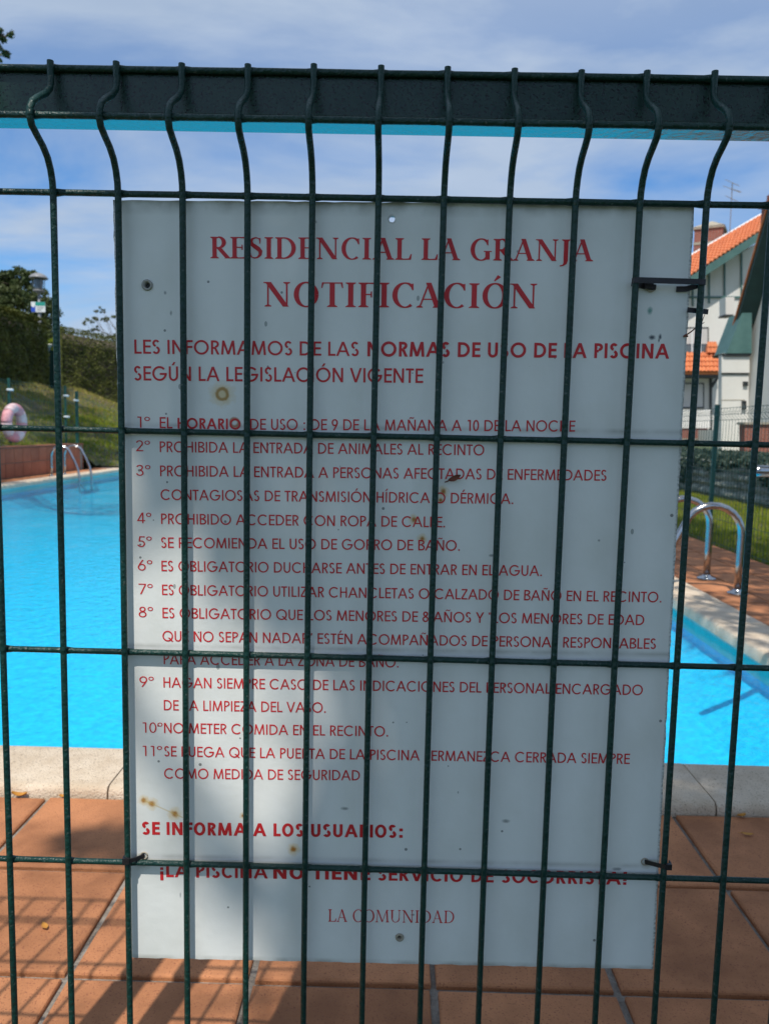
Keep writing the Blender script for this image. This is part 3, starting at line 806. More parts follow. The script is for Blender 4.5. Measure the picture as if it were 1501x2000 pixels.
def serif(ch, T, t):
    g = G(); s = .045; c = {'Ó': 'O'}.get(ch, ch)
    def feet(x, T_, top=True, bot=True, e=.085):
        for ok, y0, sg in ((bot, 0, 1), (top, 1, -1)):
            if ok:
                g.poly(*[(x - T_ / 2 - e, y0), (x + T_ / 2 + e, y0), (x + T_ / 2 + e, y0 + sg * s * .7), (x + T_ / 2, y0 + sg * s * 1.9), (x - T_ / 2, y0 + sg * s * 1.9), (x - T_ / 2 - e, y0 + sg * s * .7)][::sg])
    def stem(x, y0=0, y1=1, **k):
        g.V(x, T, y0, y1); feet(x, T, **k)
    w = 0
    if c == ' ': return g, .34
    if c == 'I': w = .42; stem(w / 2)
    elif c in 'LEF':
        w = {'L': .68, 'E': .70, 'F': .66}[c]; stem(.20)
        x1 = .20 + T / 2
        if c in 'LE': g.poly((x1, 0), (w - .03, 0), (w, .27), (w - .04, .27), (w - .11, .065), (x1, s))
        if c in 'EF':
            g.poly((x1, 1 - s), (w - .12, 1 - .06), (w - .08, .77), (w - .04, .77), (w - .05, 1), (x1, 1))
            g.H(x1, w - .20, .52, s * 1.15); g.V(w - .20, s, .40, .64)
    elif c in 'PR':
        w = .78; stem(.20); g.H(.20, .34, 1 - t / 2, t); g.H(.20, .34, .50, t); g.arc(.34, .74, .23, .25, -90, 90, T, t)
        if c == 'R': g.D((w - .06, .02), (.36, .50), T * .95); g.poly((w - .20, 0), (w + .05, 0), (w + .05, s * .8), (w - .12, s * 1.5))
    elif c == 'D': w = .90; stem(.20); g.H(.2, .36, 1 - t / 2, t); g.H(.2, .36, t / 2, t); g.arc(.36, .5, .45 - T * .3, .5 - t / 2, -90, 90, T, t, 18)
    elif c == 'O': w = .92; g.arc(w / 2, .5, w / 2 - .05 - T / 2, .52 - t / 2, 0, 360, T, t, 30)
    elif c in 'CG':
        w = .82 if c == 'C' else .90; cx_ = .47
        g.arc(cx_, .5, .42 - T / 2, .52 - t / 2, 50, 308, T, t, 22)
        g.poly((.70, .70), (.745, .70), (.74, .98), (.62, .93)) 
        if c == 'G': g.V(.72, T, .04, .44); g.poly((.57, .44 - s), (.88, .44 - s), (.88, .44), (.57, .44))
    elif c == 'S':
        w = .62; n = 22
        P_ = [(.50, .80), (.46, .93), (.33, .975), (.20, .92), (.14, .79), (.18, .66), (.31, .55), (.42, .46), (.51, .34), (.50, .18), (.40, .06), (.28, .025), (.16, .07), (.10, .22)]
        W_ = [t * .9, t, t * 1.1, t * 1.6, T * .75, T * .95, T * 1.1, T * 1.1, T * .95, T * .75, t * 1.5, t * 1.1, t, t * .9]
        g.path(P_, W_); g.poly((.47, .70), (.51, .70), (.52, .97), (.47, .93)); g.poly((.09, .30), (.13, .30), (.14, .08), (.09, .02))
    elif c == 'N': w = .96; g.V(.17, t); g.V(w - .17, t, 0, 1); feet(.17, t, top=False); feet(w - .17, t, bot=False); g.D((w - .20, 0), (.17, 1), T); g.poly((.02, 1 - s * .8), (.17, 1 - s * 1.6), (.2, 1), (.02, 1))
    elif c == 'M':
        w = 1.10; g.D((.13, 0), (.20, 1), t); g.D((w - .15, 0), (w - .21, 1), T); g.D((w / 2, .02), (.21, 1), T * .85); g.D((w / 2, .02), (w - .22, 1), t); feet(.13, t, top=False); feet(w - .15, T, top=False, e=.07)
        g.H(.08, .2, 1 - s / 2, s); g.H(w - .22, w - .06, 1 - s / 2, s)
    elif c == 'A': w = .86; g.D((.12, 0), (w / 2 - .01, 1), t); g.D((w - .15, 0), (w / 2 - .02, 1.01), T); g.H(.22, w - .26, .34, t * .9); feet(.12, t, top=False, e=.08); feet(w - .15, T, top=False, e=.07)
    elif c == 'T':
        w = .78; stem(w / 2, top=False); g.H(.05, w - .05, 1 - t * .45, t * .9); g.poly((.03, .77), (.065, .77), (.11, .96), (.05, 1)); g.poly((w - .065, .77), (w - .03, .77), (w - .05, 1), (w - .11, .96))
    elif c == 'J': w = .44; g.V(.24, T, 0, 1); feet(.24, T, bot=False); g.path([(.24, .03), (.22, -.11), (.14, -.20), (.02, -.23)], [T, T * .8, t * 1.2, t])
    elif c == 'U': w = .92; g.V(.19, T, .34, 1); feet(.19, T, bot=False); g.V(w - .18, t, .34, 1); feet(w - .18, t, bot=False); g.arc(w / 2, .34, w / 2 - .185, .35 - t / 2, 180, 360, (T + t) * .55, t)
    if ch == 'Ó': g.path([(w / 2 - .03, 1.09), (w / 2 + .13, 1.30)], [t * .7, T * .8])
    return g, w + .01

LINES = [
    ('S', 'RESIDENCIAL LA GRANJA', -0.16470, 0.30161, 0.16376, 0.30235, 0.01805),
    ('S', 'NOTIFICACIÓN', -0.11843, 0.26125, 0.11795, 0.26216, 0.02087),
    ('A', 'LES INFORMAMOS DE LAS', -0.23307, 0.21952, -0.03564, 0.21971, 0.01216),
    ('M', 'NORMAS DE USO DE LA PISCINA', -0.02869, 0.21957, 0.23397, 0.22064, 0.01277),
    ('A', 'SEGÚN LA LEGISLACIÓN VIGENTE', -0.23357, 0.19627, 0.02051, 0.19715, 0.01247),
    ('N', '1º', -0.23267, 0.15502, -0.22030, 0.15491, 0.00970),
    ('N', 'EL', -0.21186, 0.15480, -0.20046, 0.15472, 0.00970),
    ('M', 'HORARIO', -0.19604, 0.15455, -0.13944, 0.15439, 0.00947),
    ('N', 'DE USO : DE 9 DE LA MAÑANA A 10 DE LA NOCHE', -0.13148, 0.15436, 0.15479, 0.15645, 0.00969),
    ('N', '2º', -0.23311, 0.13412, -0.22070, 0.13406, 0.00954),
    ('N', 'PROHIBIDA LA ENTRADA DE ANIMALES AL RECINTO', -0.21224, 0.13349, 0.07594, 0.13445, 0.00954),
    ('N', '3º', -0.23329, 0.11231, -0.22066, 0.11226, 0.00960),
    ('N', 'PROHIBIDA LA ENTRADA A PERSONAS AFECTADAS DE ENFERMEDADES', -0.21231, 0.11205, 0.18447, 0.11351, 0.00960),
    ('N', 'CONTAGIOSAS DE TRANSMISIÓN HÍDRICA O DÉRMICA.', -0.21195, 0.09080, 0.10286, 0.09158, 0.00953),
    ('N', '4º', -0.23341, 0.06959, -0.22078, 0.06954, 0.00959),
    ('N', 'PROHIBIDO ACCEDER CON ROPA DE CALLE.', -0.21215, 0.06902, 0.04272, 0.06977, 0.00959),
    ('N', '5º', -0.23349, 0.04799, -0.22073, 0.04795, 0.00965),
    ('N', 'SE RECOMIENDA EL USO DE GORRO DE BAÑO.', -0.21239, 0.04743, 0.05644, 0.04881, 0.00956),
    ('N', '6º', -0.23361, 0.02648, -0.22067, 0.02645, 0.00962),
    ('N', 'ES OBLIGATORIO DUCHARSE ANTES DE ENTRAR EN EL AGUA.', -0.21258, 0.02606, 0.13048, 0.02700, 0.00962),
    ('N', '7º', -0.23323, 0.00461, -0.22062, 0.00458, 0.00969),
    ('N', 'ES OBLIGATORIO UTILIZAR CHANCLETAS O CALZADO DE BAÑO EN EL RECINTO.', -0.21241, 0.00419, 0.23836, 0.00463, 0.00959),
    ('N', '8º', -0.23367, -0.01666, -0.22078, -0.01669, 0.00966),
    ('N', 'ES OBLIGATORIO QUE LOS MENORES DE 8 AÑOS Y “LOS MENORES DE EDAD', -0.21241, -0.01726, 0.22401, -0.01658, 0.00965),
    ('N', 'QUE NO SEPAN NADAR” ESTÉN ACOMPAÑADOS DE PERSONAS RESPONSABLES', -0.21250, -0.03885, 0.23560, -0.03838, 0.00972),
    ('N', 'PARA ACCEDER A LA ZONA DE BAÑO.', -0.21208, -0.06039, 0.00322, -0.05976, 0.00973),
    ('N', '9º', -0.23440, -0.08208, -0.22130, -0.08209, 0.00980),
    ('N', 'HAGAN SIEMPRE CASO DE LAS INDICACIONES DEL PERSONAL ENCARGADO', -0.21265, -0.08246, 0.22587, -0.08180, 0.00980),
    ('N', 'DE LA LIMPIEZA DEL VASO.', -0.21269, -0.10409, -0.06294, -0.10375, 0.00986),
    ('N', '10º', -0.23345, -0.12591, -0.21402, -0.12569, 0.00983),
    ('N', 'NO METER COMIDA EN EL RECINTO.', -0.21283, -0.12591, -0.00543, -0.12535, 0.00983),
    ('N', '11º', -0.23391, -0.14843, -0.21489, -0.14831, 0.00990),
    ('N', 'SE RUEGA QUE LA PUERTA DE LA PISCINA PERMANEZCA CERRADA SIEMPRE', -0.21288, -0.14837, 0.21683, -0.14736, 0.00989),
    ('N', 'COMO MEDIDA DE SEGURIDAD', -0.21325, -0.16989, -0.03095, -0.16818, 0.00996),
    ('B', 'SE INFORMA A LOS USUARIOS:', -0.23508, -0.22531, 0.00937, -0.22347, 0.01265),
    ('b', '¡LA PISCINA', -0.21901, -0.26722, -0.11702, -0.26646, 0.01280),
    ('B', 'NO TIENE', -0.11218, -0.26660, -0.02035, -0.26611, 0.01277),
    ('b', 'SERVICIO DE SOCORRISTA!', -0.01359, -0.26612, 0.22032, -0.26538, 0.01275),
    ('R', 'LA COMUNIDAD', -0.05991, -0.30847, 0.05947, -0.30733, 0.01240),
]
STY = {'N': .130, 'A': .142, 'M': .180, 'B': .205, 'b': .18}
def lettering(kind, text, x0, z0, x1, z1, cap):
    gl = []; adv = 0
    for ch in text:
        if kind == 'S': g, w = serif(ch, .17, .055)
        elif kind == 'R': g, w = serif(ch, .105, .045)
        elif kind in 'Bb': g, w = sans(ch, STY[kind], .80)
        else: g, w = sans(ch, .098 if text.endswith('º') else STY[kind])
        gl.append((g, adv)); adv += w
    sb = .05
    kx = math.hypot(x1 - x0, z1 - z0) / (adv - sb * 2)
    ux, uz = (x1 - x0), (z1 - z0); l = math.hypot(ux, uz); ux /= l; uz /= l
    b = MB(); q = 0
    for g, a in gl:
        for p in g.p:
            q += 1
            y = -.00025 - .000012 * (q % 9)
            v = []
            for (gx, gy) in p:
                X = (a + gx - sb) * kx; Zz = gy * cap
                v.append((x0 + ux * X - uz * Zz * 0, y, z0 + uz * X + Zz))
            b.add(v, [tuple(range(len(v)))])
    if text == 'HORARIO':
        b.add([(x0, -.0003, z0 - .0033), (x1, -.0003, z1 - .0033), (x1, -.0003, z1 - .0022), (x0, -.0003, z0 - .0022)], [(0, 1, 2, 3)])
    o = b.build('lettering', M['ink'], board)
    return o
for l in LINES: lettering(*l)
for hx, hz, r in HOLES[1:]:
    b = MB(); b.lathe([(r * 1.1, .0032), (0, .0032)], 14); o = b.build('hole_plug', M['dark'], board); o.location = (hx, 0, hz); o.rotation_euler = (R(-90), 0, 0)
    b = MB(); b.lathe([(r * 1.5, 0), (r * 1.5, -.0012), (r * .95, -.0016), (r * .7, .002), (r * .7, .004)], 14)
    o = b.build('eyelet', M['rope'] if r > .003 else M['cap'], board, True); o.location = (hx, -.0002, hz); o.rotation_euler = (R(-90), 0, 0)

# ------------------------------------------------------------------ cable ties holding the board
def strap(b, pts, w=.0042, th=.0011, up=(0, 0, 1)):
    pts = [Vector(p) for p in pts]; up = Vector(up)
    vs = []; n = len(pts)
    for i, p in enumerate(pts):
        t_ = (pts[min(i + 1, n - 1)] - pts[max(i - 1, 0)]).normalized()
        u = (up - t_ * up.dot(t_)).normalized(); nn = t_.cross(u).normalized()
        for a, c in ((-1, -1), (1, -1), (1, 1), (-1, 1)): vs.append(p + u * a * w / 2 + nn * c * th / 2)
    fs = [(i * 4 + k, i * 4 + (k + 1) % 4, i * 4 + 4 + (k + 1) % 4, i * 4 + 4 + k) for i in range(n - 1) for k in range(4)] + [(0, 1, 2, 3), ((n - 1) * 4 + 3, (n - 1) * 4 + 2, (n - 1) * 4 + 1, (n - 1) * 4)]
    b.add(vs, fs)
def xz(px, py, Y=.6695): p = at(px, py, Y); return p.x, p.z
# upper right: a long tie round two wires with its short free end
xa, za_ = xz(1237, 547); xb, zb_ = xz(1377, 551)
tie = thing('cable_tie', 'long black cable tie stretched across two wires at the upper right of the board', 'cable tie', (xa, .6695, za_))
def loc_(pts, o): return [Vector(p) - o for p in pts]
O = Vector((xa, .6695, za_))
b = MB(); strap(b, loc_([(xa, .674, za_), (xa + .0005, .6695, za_), (xa + .004, .6688, za_), (xb - .004, .6688, zb_), (xb - .0005, .6695, zb_), (xb, .674, zb_), (xb - .002, .6785, zb_ - .001), (xb - .012, .680, zb_ - .004), (xb - .020, .682, zb_ - .004)], O), .0046)
b.build('strap', M['tie'], tie)
b = MB(); strap(b, loc_([(xa + .001, .6785, za_ - .001), (xa + .012, .6815, za_ - .0025), (xa + .0225, .6815, za_ - .0035)], O), .0045, .0016); b.build('strap', M['tie'], tie)
b = MB(); hx, hz = xz(1268, 560, .6815)
b.box(hx - .005 - O.x, hx + .002 - O.x, .678 - O.y, .683 - O.y, hz - .002 - O.z, hz + .004 - O.z); b.build('tie_head', M['tie'], tie)
b = MB(); b.tube([(hx - O.x + .001 + .004 * math.cos(a), .6818 - O.y, hz - O.z - .0005 + .0035 * math.sin(a)) for a in [i * .5 for i in range(7, 14)]], .0007, 6); b.build('frayed_loop', M['cap'], tie, True)
# second: short stub behind the outer wire
xc, zc_ = xz(1342, 605, .678); xd, zd_ = xz(1382, 609, .678)
b = MB(); strap(b, [(0, 0, 0), (xd - xc, 0, zd_ - zc_)], .0042, .0013)
o = b.build('cable_tie', M['tie']); o.location = (xc, .6785, zc_); tag(o, 'short cut end of black cable tie sticking out right of the board edge', 'cable tie')
# bottom left and bottom right ties
for (p0, p1, lab) in (((246, 1682), (281, 1672), 'black cable tie at the lower left corner of the board'), ((1304, 1693), (1259, 1684), 'black cable tie at the lower right corner of the board')):
    x_, z_ = xz(*p0, .669); x2, z2 = xz(*p1, .682)
    O = Vector((x_, .673, z_)); sg = 1 if x2 > x_ else -1
    t_ = thing('cable_tie', lab, 'cable tie', O)
    b = MB(); strap(b, loc_([(x_ - sg * .0035, .677, z_), (x_ - sg * .0035, .6725, z_), (x_ - sg * .0025, .6693, z_), (x_ + sg * .002, .6692, z_), (x_ + sg * .006, .673, z_ + (z2 - z_) * .4), (x2, .6826, z2)], O), .0038); b.build('strap', M['tie'], t_)
    b = MB(); b.box(-.003, .003, -.0052, -.0022, -.0027, .0027); b.build('tie_head', M['tie'], t_)
    b = MB(); b.tube([(x2 - O.x + .0032 * math.cos(a), .6828 - O.y, z2 - O.z + .0032 * math.sin(a)) for a in [i * .45 for i in range(15)]], .0006, 6); b.build('frayed_loop', M['cap'], t_, True)
# dry twig and leaf caught on the board
b = MB(); x_, z_ = xz(1338, 655, .681)
b.tube([(0, 0, 0), (.004, -.001, .003), (.009, -.002, .0075), (.0145, -.002, .011)], [.0006, .0006, .0005, .0003], 5)
b.tube([(.0095, -.002, .0078), (.0125, -.002, .0105)], [.0012, .0010], 6); b.tube([(.0125, -.002, .011), (.0135, -.002, .015), (.0148, -.002, .0185)], [.0003, .0003, .0002], 4)
b.tube([(-.002, 0, -.001), (0, 0, 0), (.002, 0, -.001)], [.0007, .0014, .0007], 6)
o = b.build('dry_twig', M['leafbrown'], None, True); o.location = (x_, .681, z_); tag(o, 'tiny dark dry twig caught on the right edge of the board', 'twig')
def leaf(name, lab, loc, rot, L_, w, mat, curl=.3):
    b = MB(); n = 6; vs = []
    for i in range(n + 1):
        f = i / n; hw = w * math.sin(math.pi * min(1, f * .93 + .04)) ** .8 / 2
        for k in (-1, 0, 1): vs.append((f * L_ - L_ / 2, k * hw, curl * L_ * ((f - .5) ** 2 * 1.2) + (abs(k) * curl * w * .5) + .001))
    fs = [(i * 3 + k, i * 3 + k + 1, i * 3 + k + 4, i * 3 + k + 3) for i in range(n) for k in (0, 1)]
    b.add(vs, fs); b.tube([(-L_ / 2, 0, curl * L_ * .3), (-L_ * .75, 0, curl * L_ * .5)], .0006, 4)
    o = b.build(name, mat, None, True); o.location = loc; o.rotation_euler = rot
    return tag(o, lab, 'leaf')
x_, z_ = xz(887, 935, .6815)
leaf('curled_leaf', 'small brown curled leaf stuck on the board over rule three', (x_, .681, z_), (R(75), R(-25), R(0)), .012, .005, M['leafbrown'], .6)
g = ground_at(88, 1810, .005); leaf('fallen_leaf', 'small yellow leaf on the sunlit tiles at the lower left', (g.x, g.y, .004), (0, 0, R(-50)), .020, .011, M['leafdry'])
g = ground_at(35, 1557, .005); leaf('fallen_leaf', 'larger curled orange leaf against the left part of the coping', (g.x, 1.716, .004), (0, R(8), R(12)), .034, .018, M['leafdry'], .6)
g = ground_at(122, 1558, .005); leaf('fallen_leaf', 'small orange leaf at the coping foot, beside the second wire from the left', (g.x, 1.718, .004), (0, 0, R(-12)), .018, .012, M['leafdry'], .5)
g = ground_at(1443, 1590, .005); leaf('fallen_leaf', 'dull orange leaf against the coping at the right edge', (g.x, 1.716, .004), (0, 0, R(20)), .024, .013, M['leafdry'], .5)
g = ground_at(1458, 1630, .005); leaf('fallen_leaf', 'dull orange leaf lying on the shaded tile at right', (g.x, g.y, .004), (0, 0, R(-10)), .026, .012, M['leafdry'], .3)

# ------------------------------------------------------------------ pool ladders
def ladder(lab, x, ya, yb, sgn):
    """anchors at x, handles curve towards the pool in direction sgn"""
    t_ = thing('pool_ladder', lab, 'pool ladder', (x, (ya + yb) / 2, 0))
    ym = (ya + yb) / 2
    for y in (ya, yb):
        pts = [(0, 0), (0, .18), (0, .335)]
        for k in range(1, 10):
            a = math.pi * k / 9 * .80
            pts.append((.165 * (1 - math.cos(a)), .335 + .165 * math.sin(a)))
        pts += [(.375, .28), (.43, .15), (.455, .03), (.46, -.1), (.46, -.41)]
        b = MB(); b.tube([(sgn * p_[0], y - ym, p_[1]) for p_ in pts], .0205, 18); o = b.build('handrail', M['steel'], t_, True)
        b = MB(); b.lathe([(.056, .006), (.054, .010), (.030, .017), (.022, .026), (.0205, .03)], 20, (0, y - ym, 0)); b.build('flange', M['steel'], t_, True)
    for z in (-.14, -.32):
        b = MB(); b.bbox(min(sgn * .44, sgn * .50), max(sgn * .44, sgn * .50), ya - ym, yb - ym, z - .012, z + .012, .004); b.build('tread', M['steel'], t_)
    return t_
ladder('near stainless steel pool ladder with curved handles on the right hand deck', 1.955, 4.316, 4.755, -1)
ladder('distant stainless steel pool ladder on the far left edge of the pool', -5.63, 12.55, 13.05, 1)
# hairpin handrail reaching in from the right
t_ = thing('grab_rail', 'horizontal polished steel rail with rounded end reaching in at the right edge', 'handrail', (2.05, 2.6, 0))
b = MB()
pts = [(0, .0, 0), (0, .0, .60), (-.03, .0, .69), (-.10, .0, .745), (-.2, .0, .763), (-.80, .0, .771), (-.832, 0, .771), (-.842, 0, .771), (-.848, 0, .771), (-.851, 0, .771)]
b.tube(pts, [.0195] * 7 + [.018, .0135, .006], 20); b.build('rail', M['steel'], t_, True)
b = MB(); b.lathe([(.056, .006), (.054, .010), (.030, .017), (.0195, .03)], 20); b.build('flange', M['steel'], t_, True)

# ------------------------------------------------------------------ lifebuoy on the left fence
lb = thing('lifebuoy', 'faded pink and white lifebuoy hanging on the fence behind the tiled wall', 'lifebuoy', (-6.16, 12.43, .865), rot=(0, 0, R(-2)))
for k in range(8):
    b = MB(); n = 6
    a0 = 2 * math.pi * k / 8
    b.tube([(0, .235 * math.cos(a0 + math.pi / 4 * i / n), .235 * math.sin(a0 + math.pi / 4 * i / n)) for i in range(n + 1)], .082, 14)
    b.build('buoy_segment', M['pink'] if k % 2 else M['buoywhite'], lb, True)
b = MB()
for k in range(4):
    a0 = R(22 + 90 * k); a1 = R(112 + 90 * k)
    b.tube([(.03, math.cos(a0 + (a1 - a0) * i / 8) * (.30 - .09 * math.sin(math.pi * i / 8)), math.sin(a0 + (a1 - a0) * i / 8) * (.30 - .09 * math.sin(math.pi * i / 8))) for i in range(9)], .007, 6)
b.build('grab_rope', M['rope'], lb, True)

# ------------------------------------------------------------------ long mesh fences of the enclosure
def run_fence(name, lab, x, ya, yb, zf, posts, side, clips=None, wire=.0022, wdx=.055):
    t_ = thing(name, lab, 'fence', (x, ya, 0))
    def fold(h0):
        return [(0, h0 + 1.18), (0, h0 + 1.155), (-.035, h0 + 1.13), (-.035, h0 + 1.115), (0, h0 + 1.08)]
    b = MB(); y = ya
    while y < yb:
        z0_ = zf(y)
        pf_ = [(side * p_[0], y - ya, p_[1]) for p_ in fold(z0_)] + [(0, y - ya, z0_ + .03)]
        b.tube(pf_, wire, 3, cap=False); y += wdx
    for h in (1.175, 1.08, .875, .675, .475, .275, .075):
        n = max(2, int((yb - ya) / .5)); b.tube([(0, (yb - ya) * i / n, zf(ya + (yb - ya) * i / n) + h) for i in range(n + 1)], wire, 4, cap=False)
    n = max(2, int((yb - ya) / .5)); b.tube([(side * -.035, (yb - ya) * i / n, zf(ya + (yb - ya) * i / n) + 1.122) for i in range(n + 1)], wire, 4, cap=False)
    b.build('wire_mesh', M['fgreen'], t_, kind='stuff')
    for py in posts:
        b = MB(); z0_ = zf(py); b.box(-.004, .028, py - ya - .016, py - ya + .016, z0_ - .1, z0_ + 1.21); b.build('post', M['fgreen'], t_)
        if clips:
            for h in clips:
                b = MB(); b.lathe([(.0, .02), (.05, .018), (.058, 0), (.05, -.02), (0, -.02)], 10, (.03, py - ya, z0_ + h)); b.build('clip', M['clip'], t_, True)
    return t_
run_fence('mesh_fence', 'green wire mesh fence between the right hand deck and the sunlit lawn', 2.645, 1.9, 13.5, lambda y: -.06, (3.9, 6.47, 9.0, 11.5), 1)
run_fence('mesh_fence', 'green wire mesh fence with white clips above the tiled wall at left', -6.33, 8.5, 15.2, lambda y: .38, (9.9, 12.6, 14.75), -1, clips=(1.02, .62), wdx=.11)
t_ = thing('mesh_fence', 'green wire mesh fence crossing the lawn beyond the far end of the pool', 'fence', (-6.33, 15.3, 0))
b = MB(); x = .0
while x < 9:
    z0_ = .35 * max(0, 1 - x / .8); b.tube([(x, 0, z0_ + 1.1), (x, 0, z0_ + .03)], .0022, 3, cap=False); x += .11
for h in (1.09, .875, .675, .475, .275, .075):
    b.tube([(0, 0, .35 + h), (.8, 0, h), (9, 0, h)], .0022, 4, cap=False)
b.build('wire_mesh', M['fgreen'], t_, kind='stuff')
for xx in (0, 2.5, 5.0, 7.5):
    b = MB(); z0_ = .33 if xx == 0 else 0; b.box(xx - .025, xx + .025, -.02, .03, z0_ - .1, z0_ + 1.18); b.build('post', M['fgreen'], t_)
    for h in (1.0, .45):
        b = MB(); b.lathe([(.0, .02), (.05, .018), (.058, 0), (.05, -.02), (0, -.02)], 10, (xx, -.02, z0_ + h)); b.build('clip', M['clip'], t_, True)

# ------------------------------------------------------------------ foliage helpers
def leaves_mesh(name, pts, size, mat, seed, aspect=.55, normals=None):
    rg = random.Random(seed); V = []; F = []
    for i, p in enumerate(pts):
        s = size * rg.uniform(.6, 1.3)
        n = Vector((rg.gauss(0, 1), rg.gauss(0, 1), rg.gauss(0, 1) + .4))
        if normals is not None: n = n * .7 + Vector(normals[i]) * 1.2
        n.normalize(); a = n.orthogonal().normalized(); c = n.cross(a); q = rg.uniform(0, 6.28)
        u = (a * math.cos(q) + c * math.sin(q)) * s * .5; v = (c * math.cos(q) - a * math.sin(q)) * s * .5 * aspect
        o = len(V); p = Vector(p)
        V += [p - u, p + v, p + u, p - v]; F.append((o, o + 1, o + 2, o + 3))
    b = MB(); b.v = V; b.f = F; b.mi = [0] * len(F)
    return b
def blob_points(rg, c, r, n, squash=.8):
    out = []
    for _ in range(n):
        d = Vector((rg.gauss(0, 1), rg.gauss(0, 1), rg.gauss(0, 1))).normalized() * r * (rg.random() ** .45)
        d.z *= squash; out.append(Vector(c) + d)
    return out
def limb(b, p, q, r0, r1, rg, n=5, wob=.08):
    p, q = Vector(p), Vector(q); l = (q - p).length; pts = []; rr = []
    for i in range(n + 1):
        f = i / n; w = wob * l * math.sin(math.pi * f)
        pts.append(p.lerp(q, f) + Vector((rg.uniform(-w, w), rg.uniform(-w, w), rg.uniform(-w, w) * .5))); rr.append(r0 + (r1 - r0) * f)
    b.tube(pts, rr, 7); return pts
def tree(name, lab, base, top, blobs, n_leaf, size, mat, seed, r0=.2, group=None, cat='tree', keep=None, squash=.8):
    rg = random.Random(seed); base = Vector(base); top = Vector(top)
    t_ = thing(name, lab, cat, base, group)
    b = MB(); tp = limb(b, (0, 0, -.1), top - base, r0, r0 * .45, rg, 7, .04); b.build('trunk', M['bark'], t_, True)
    pts = []; tot = sum(r ** 2 for _, r in blobs)
    b = MB()
    for c, r in blobs:
        c = Vector(c)
        st = tp[rg.randint(3, 7)]
        limb(b, st, c - base, r0 * .33, r0 * .06, rg, 5)
        for _ in range(4):
            e = c - base + Vector((rg.uniform(-1, 1), rg.uniform(-1, 1), rg.uniform(-.5, .8))) * r * .75
            limb(b, c - base - Vector((0, 0, r * .3)), e, r0 * .10, r0 * .02, rg, 3)
        m_ = int(n_leaf * r * r / tot); sub = []
        for _ in range(max(3, m_ // 45)):
            d = Vector((rg.gauss(0, 1), rg.gauss(0, 1), rg.gauss(0, 1))).normalized() * r * rg.uniform(.45, 1.0); d.z *= squash
            sub += blob_points(rg, c + d, r * .30, 45, .7)
        pts += sub
    b.build('limb', M['bark'], t_, True)
    if keep: pts = [p for p in pts if keep(p, rg)]
    o = leaves_mesh('crown', [p - base for p in pts], size, mat, seed + 1).build('crown', mat, t_)
    return t_

# ------------------------------------------------------------------ hedges
def hedge(name, lab, pts, wd, seed, n, topn):
    """pts: list of (x, y, zbase, ztop) along the front foot; wd: vector of depth"""
    rg = random.Random(seed); t_ = thing(name, lab, 'hedge', (pts[0][0], pts[0][1], pts[0][2]))
    o0 = Vector((pts[0][0], pts[0][1], pts[0][2])); wd = Vector(wd)
    b = MB(); vs = []
    for x, y, zb, zt in pts:
        f = Vector((x, y, 0)) + wd * .09; g_ = Vector((x, y, 0)) + wd * .52; k = Vector((x, y, 0)) + wd * .92
        vs += [Vector((f.x, f.y, zb - .3)) - o0, Vector((f.x, f.y, zt - .5)) - o0, Vector((g_.x, g_.y, zt - .12)) - o0, Vector((k.x, k.y, zt - .12)) - o0, Vector((k.x, k.y, zb - .3)) - o0]
    m_ = len(pts); fs = [(i * 5 + k, i * 5 + (k + 1) % 5, i * 5 + 5 + (k + 1) % 5, i * 5 + 5 + k) for i in range(m_ - 1) for k in range(5)] + [(4, 3, 2, 1, 0), tuple((m_ - 1) * 5 + k for k in range(5))]
    b.add(vs, fs); b.build('branch_core', M['bark'], t_)
    P_ = []; N_ = []
    seg = [(Vector((pts[i + 1][0] - pts[i][0], pts[i + 1][1] - pts[i][1], 0)).length) for i in range(m_ - 1)]; tot = sum(seg)
    for _ in range(n):
        q = rg.random() * tot; i = 0
        while q > seg[i] and i < m_ - 2: q -= seg[i]; i += 1
        f = min(1, q / seg[i]); A = pts[i]; B = pts[i + 1]
        x, y, zb, zt = (A[k] + (B[k] - A[k]) * f for k in range(4))
        u = rg.random()
        if u < topn:
            w = rg.random(); p = Vector((x, y, zt)) + wd * w; nn = (0, 0, 1); p.z += .05 * mnoise.noise(p * 1.6) + rg.uniform(-.03, .01)
        elif u < 1 - .12:
            z = zb + (zt - zb) * rg.random(); p = Vector((x, y, z)); nn = -wd.normalized()
            
            if z > zt - .42:
                t_q = (z - (zt - .42)) / .42; p += wd.normalized() * .42 * (1 - math.sqrt(max(0, 1 - t_q * t_q))); nn = (-wd.normalized() * (1 - t_q) + Vector((0, 0, 1)) * (t_q + .1)).normalized()
            bulge = .10 * mnoise.noise(p * 1.1) + .07 * mnoise.noise(p * 3.3); p += wd.normalized() * (-bulge * .6 + rg.uniform(-.01, .07)); 
        else:
            e = pts[0] if rg.random() < .5 else pts[-1]; w = rg.random()
            p = Vector((e[0], e[1], e[2] + (e[3] - e[2]) * rg.random())) + wd * w; nn = (0, -1 if e is pts[0] else 1, 0)
        P_.append(p - o0); N_.append(nn)
    leaves_mesh('foliage', P_, .062, M['hedge'], seed, .6, N_).build('foliage', M['hedge'], t_)
    return t_
hedge('clipped_hedge', 'tall dark clipped hedge at the far left, its top lit by the sun', [(-10.0, 16.5, 1.80, 3.80), (-10.0, 19.5, 1.80, 3.82), (-10.0, 22.3, 1.85, 3.80)], (-1.3, 0, 0), 21, 42000, .34)
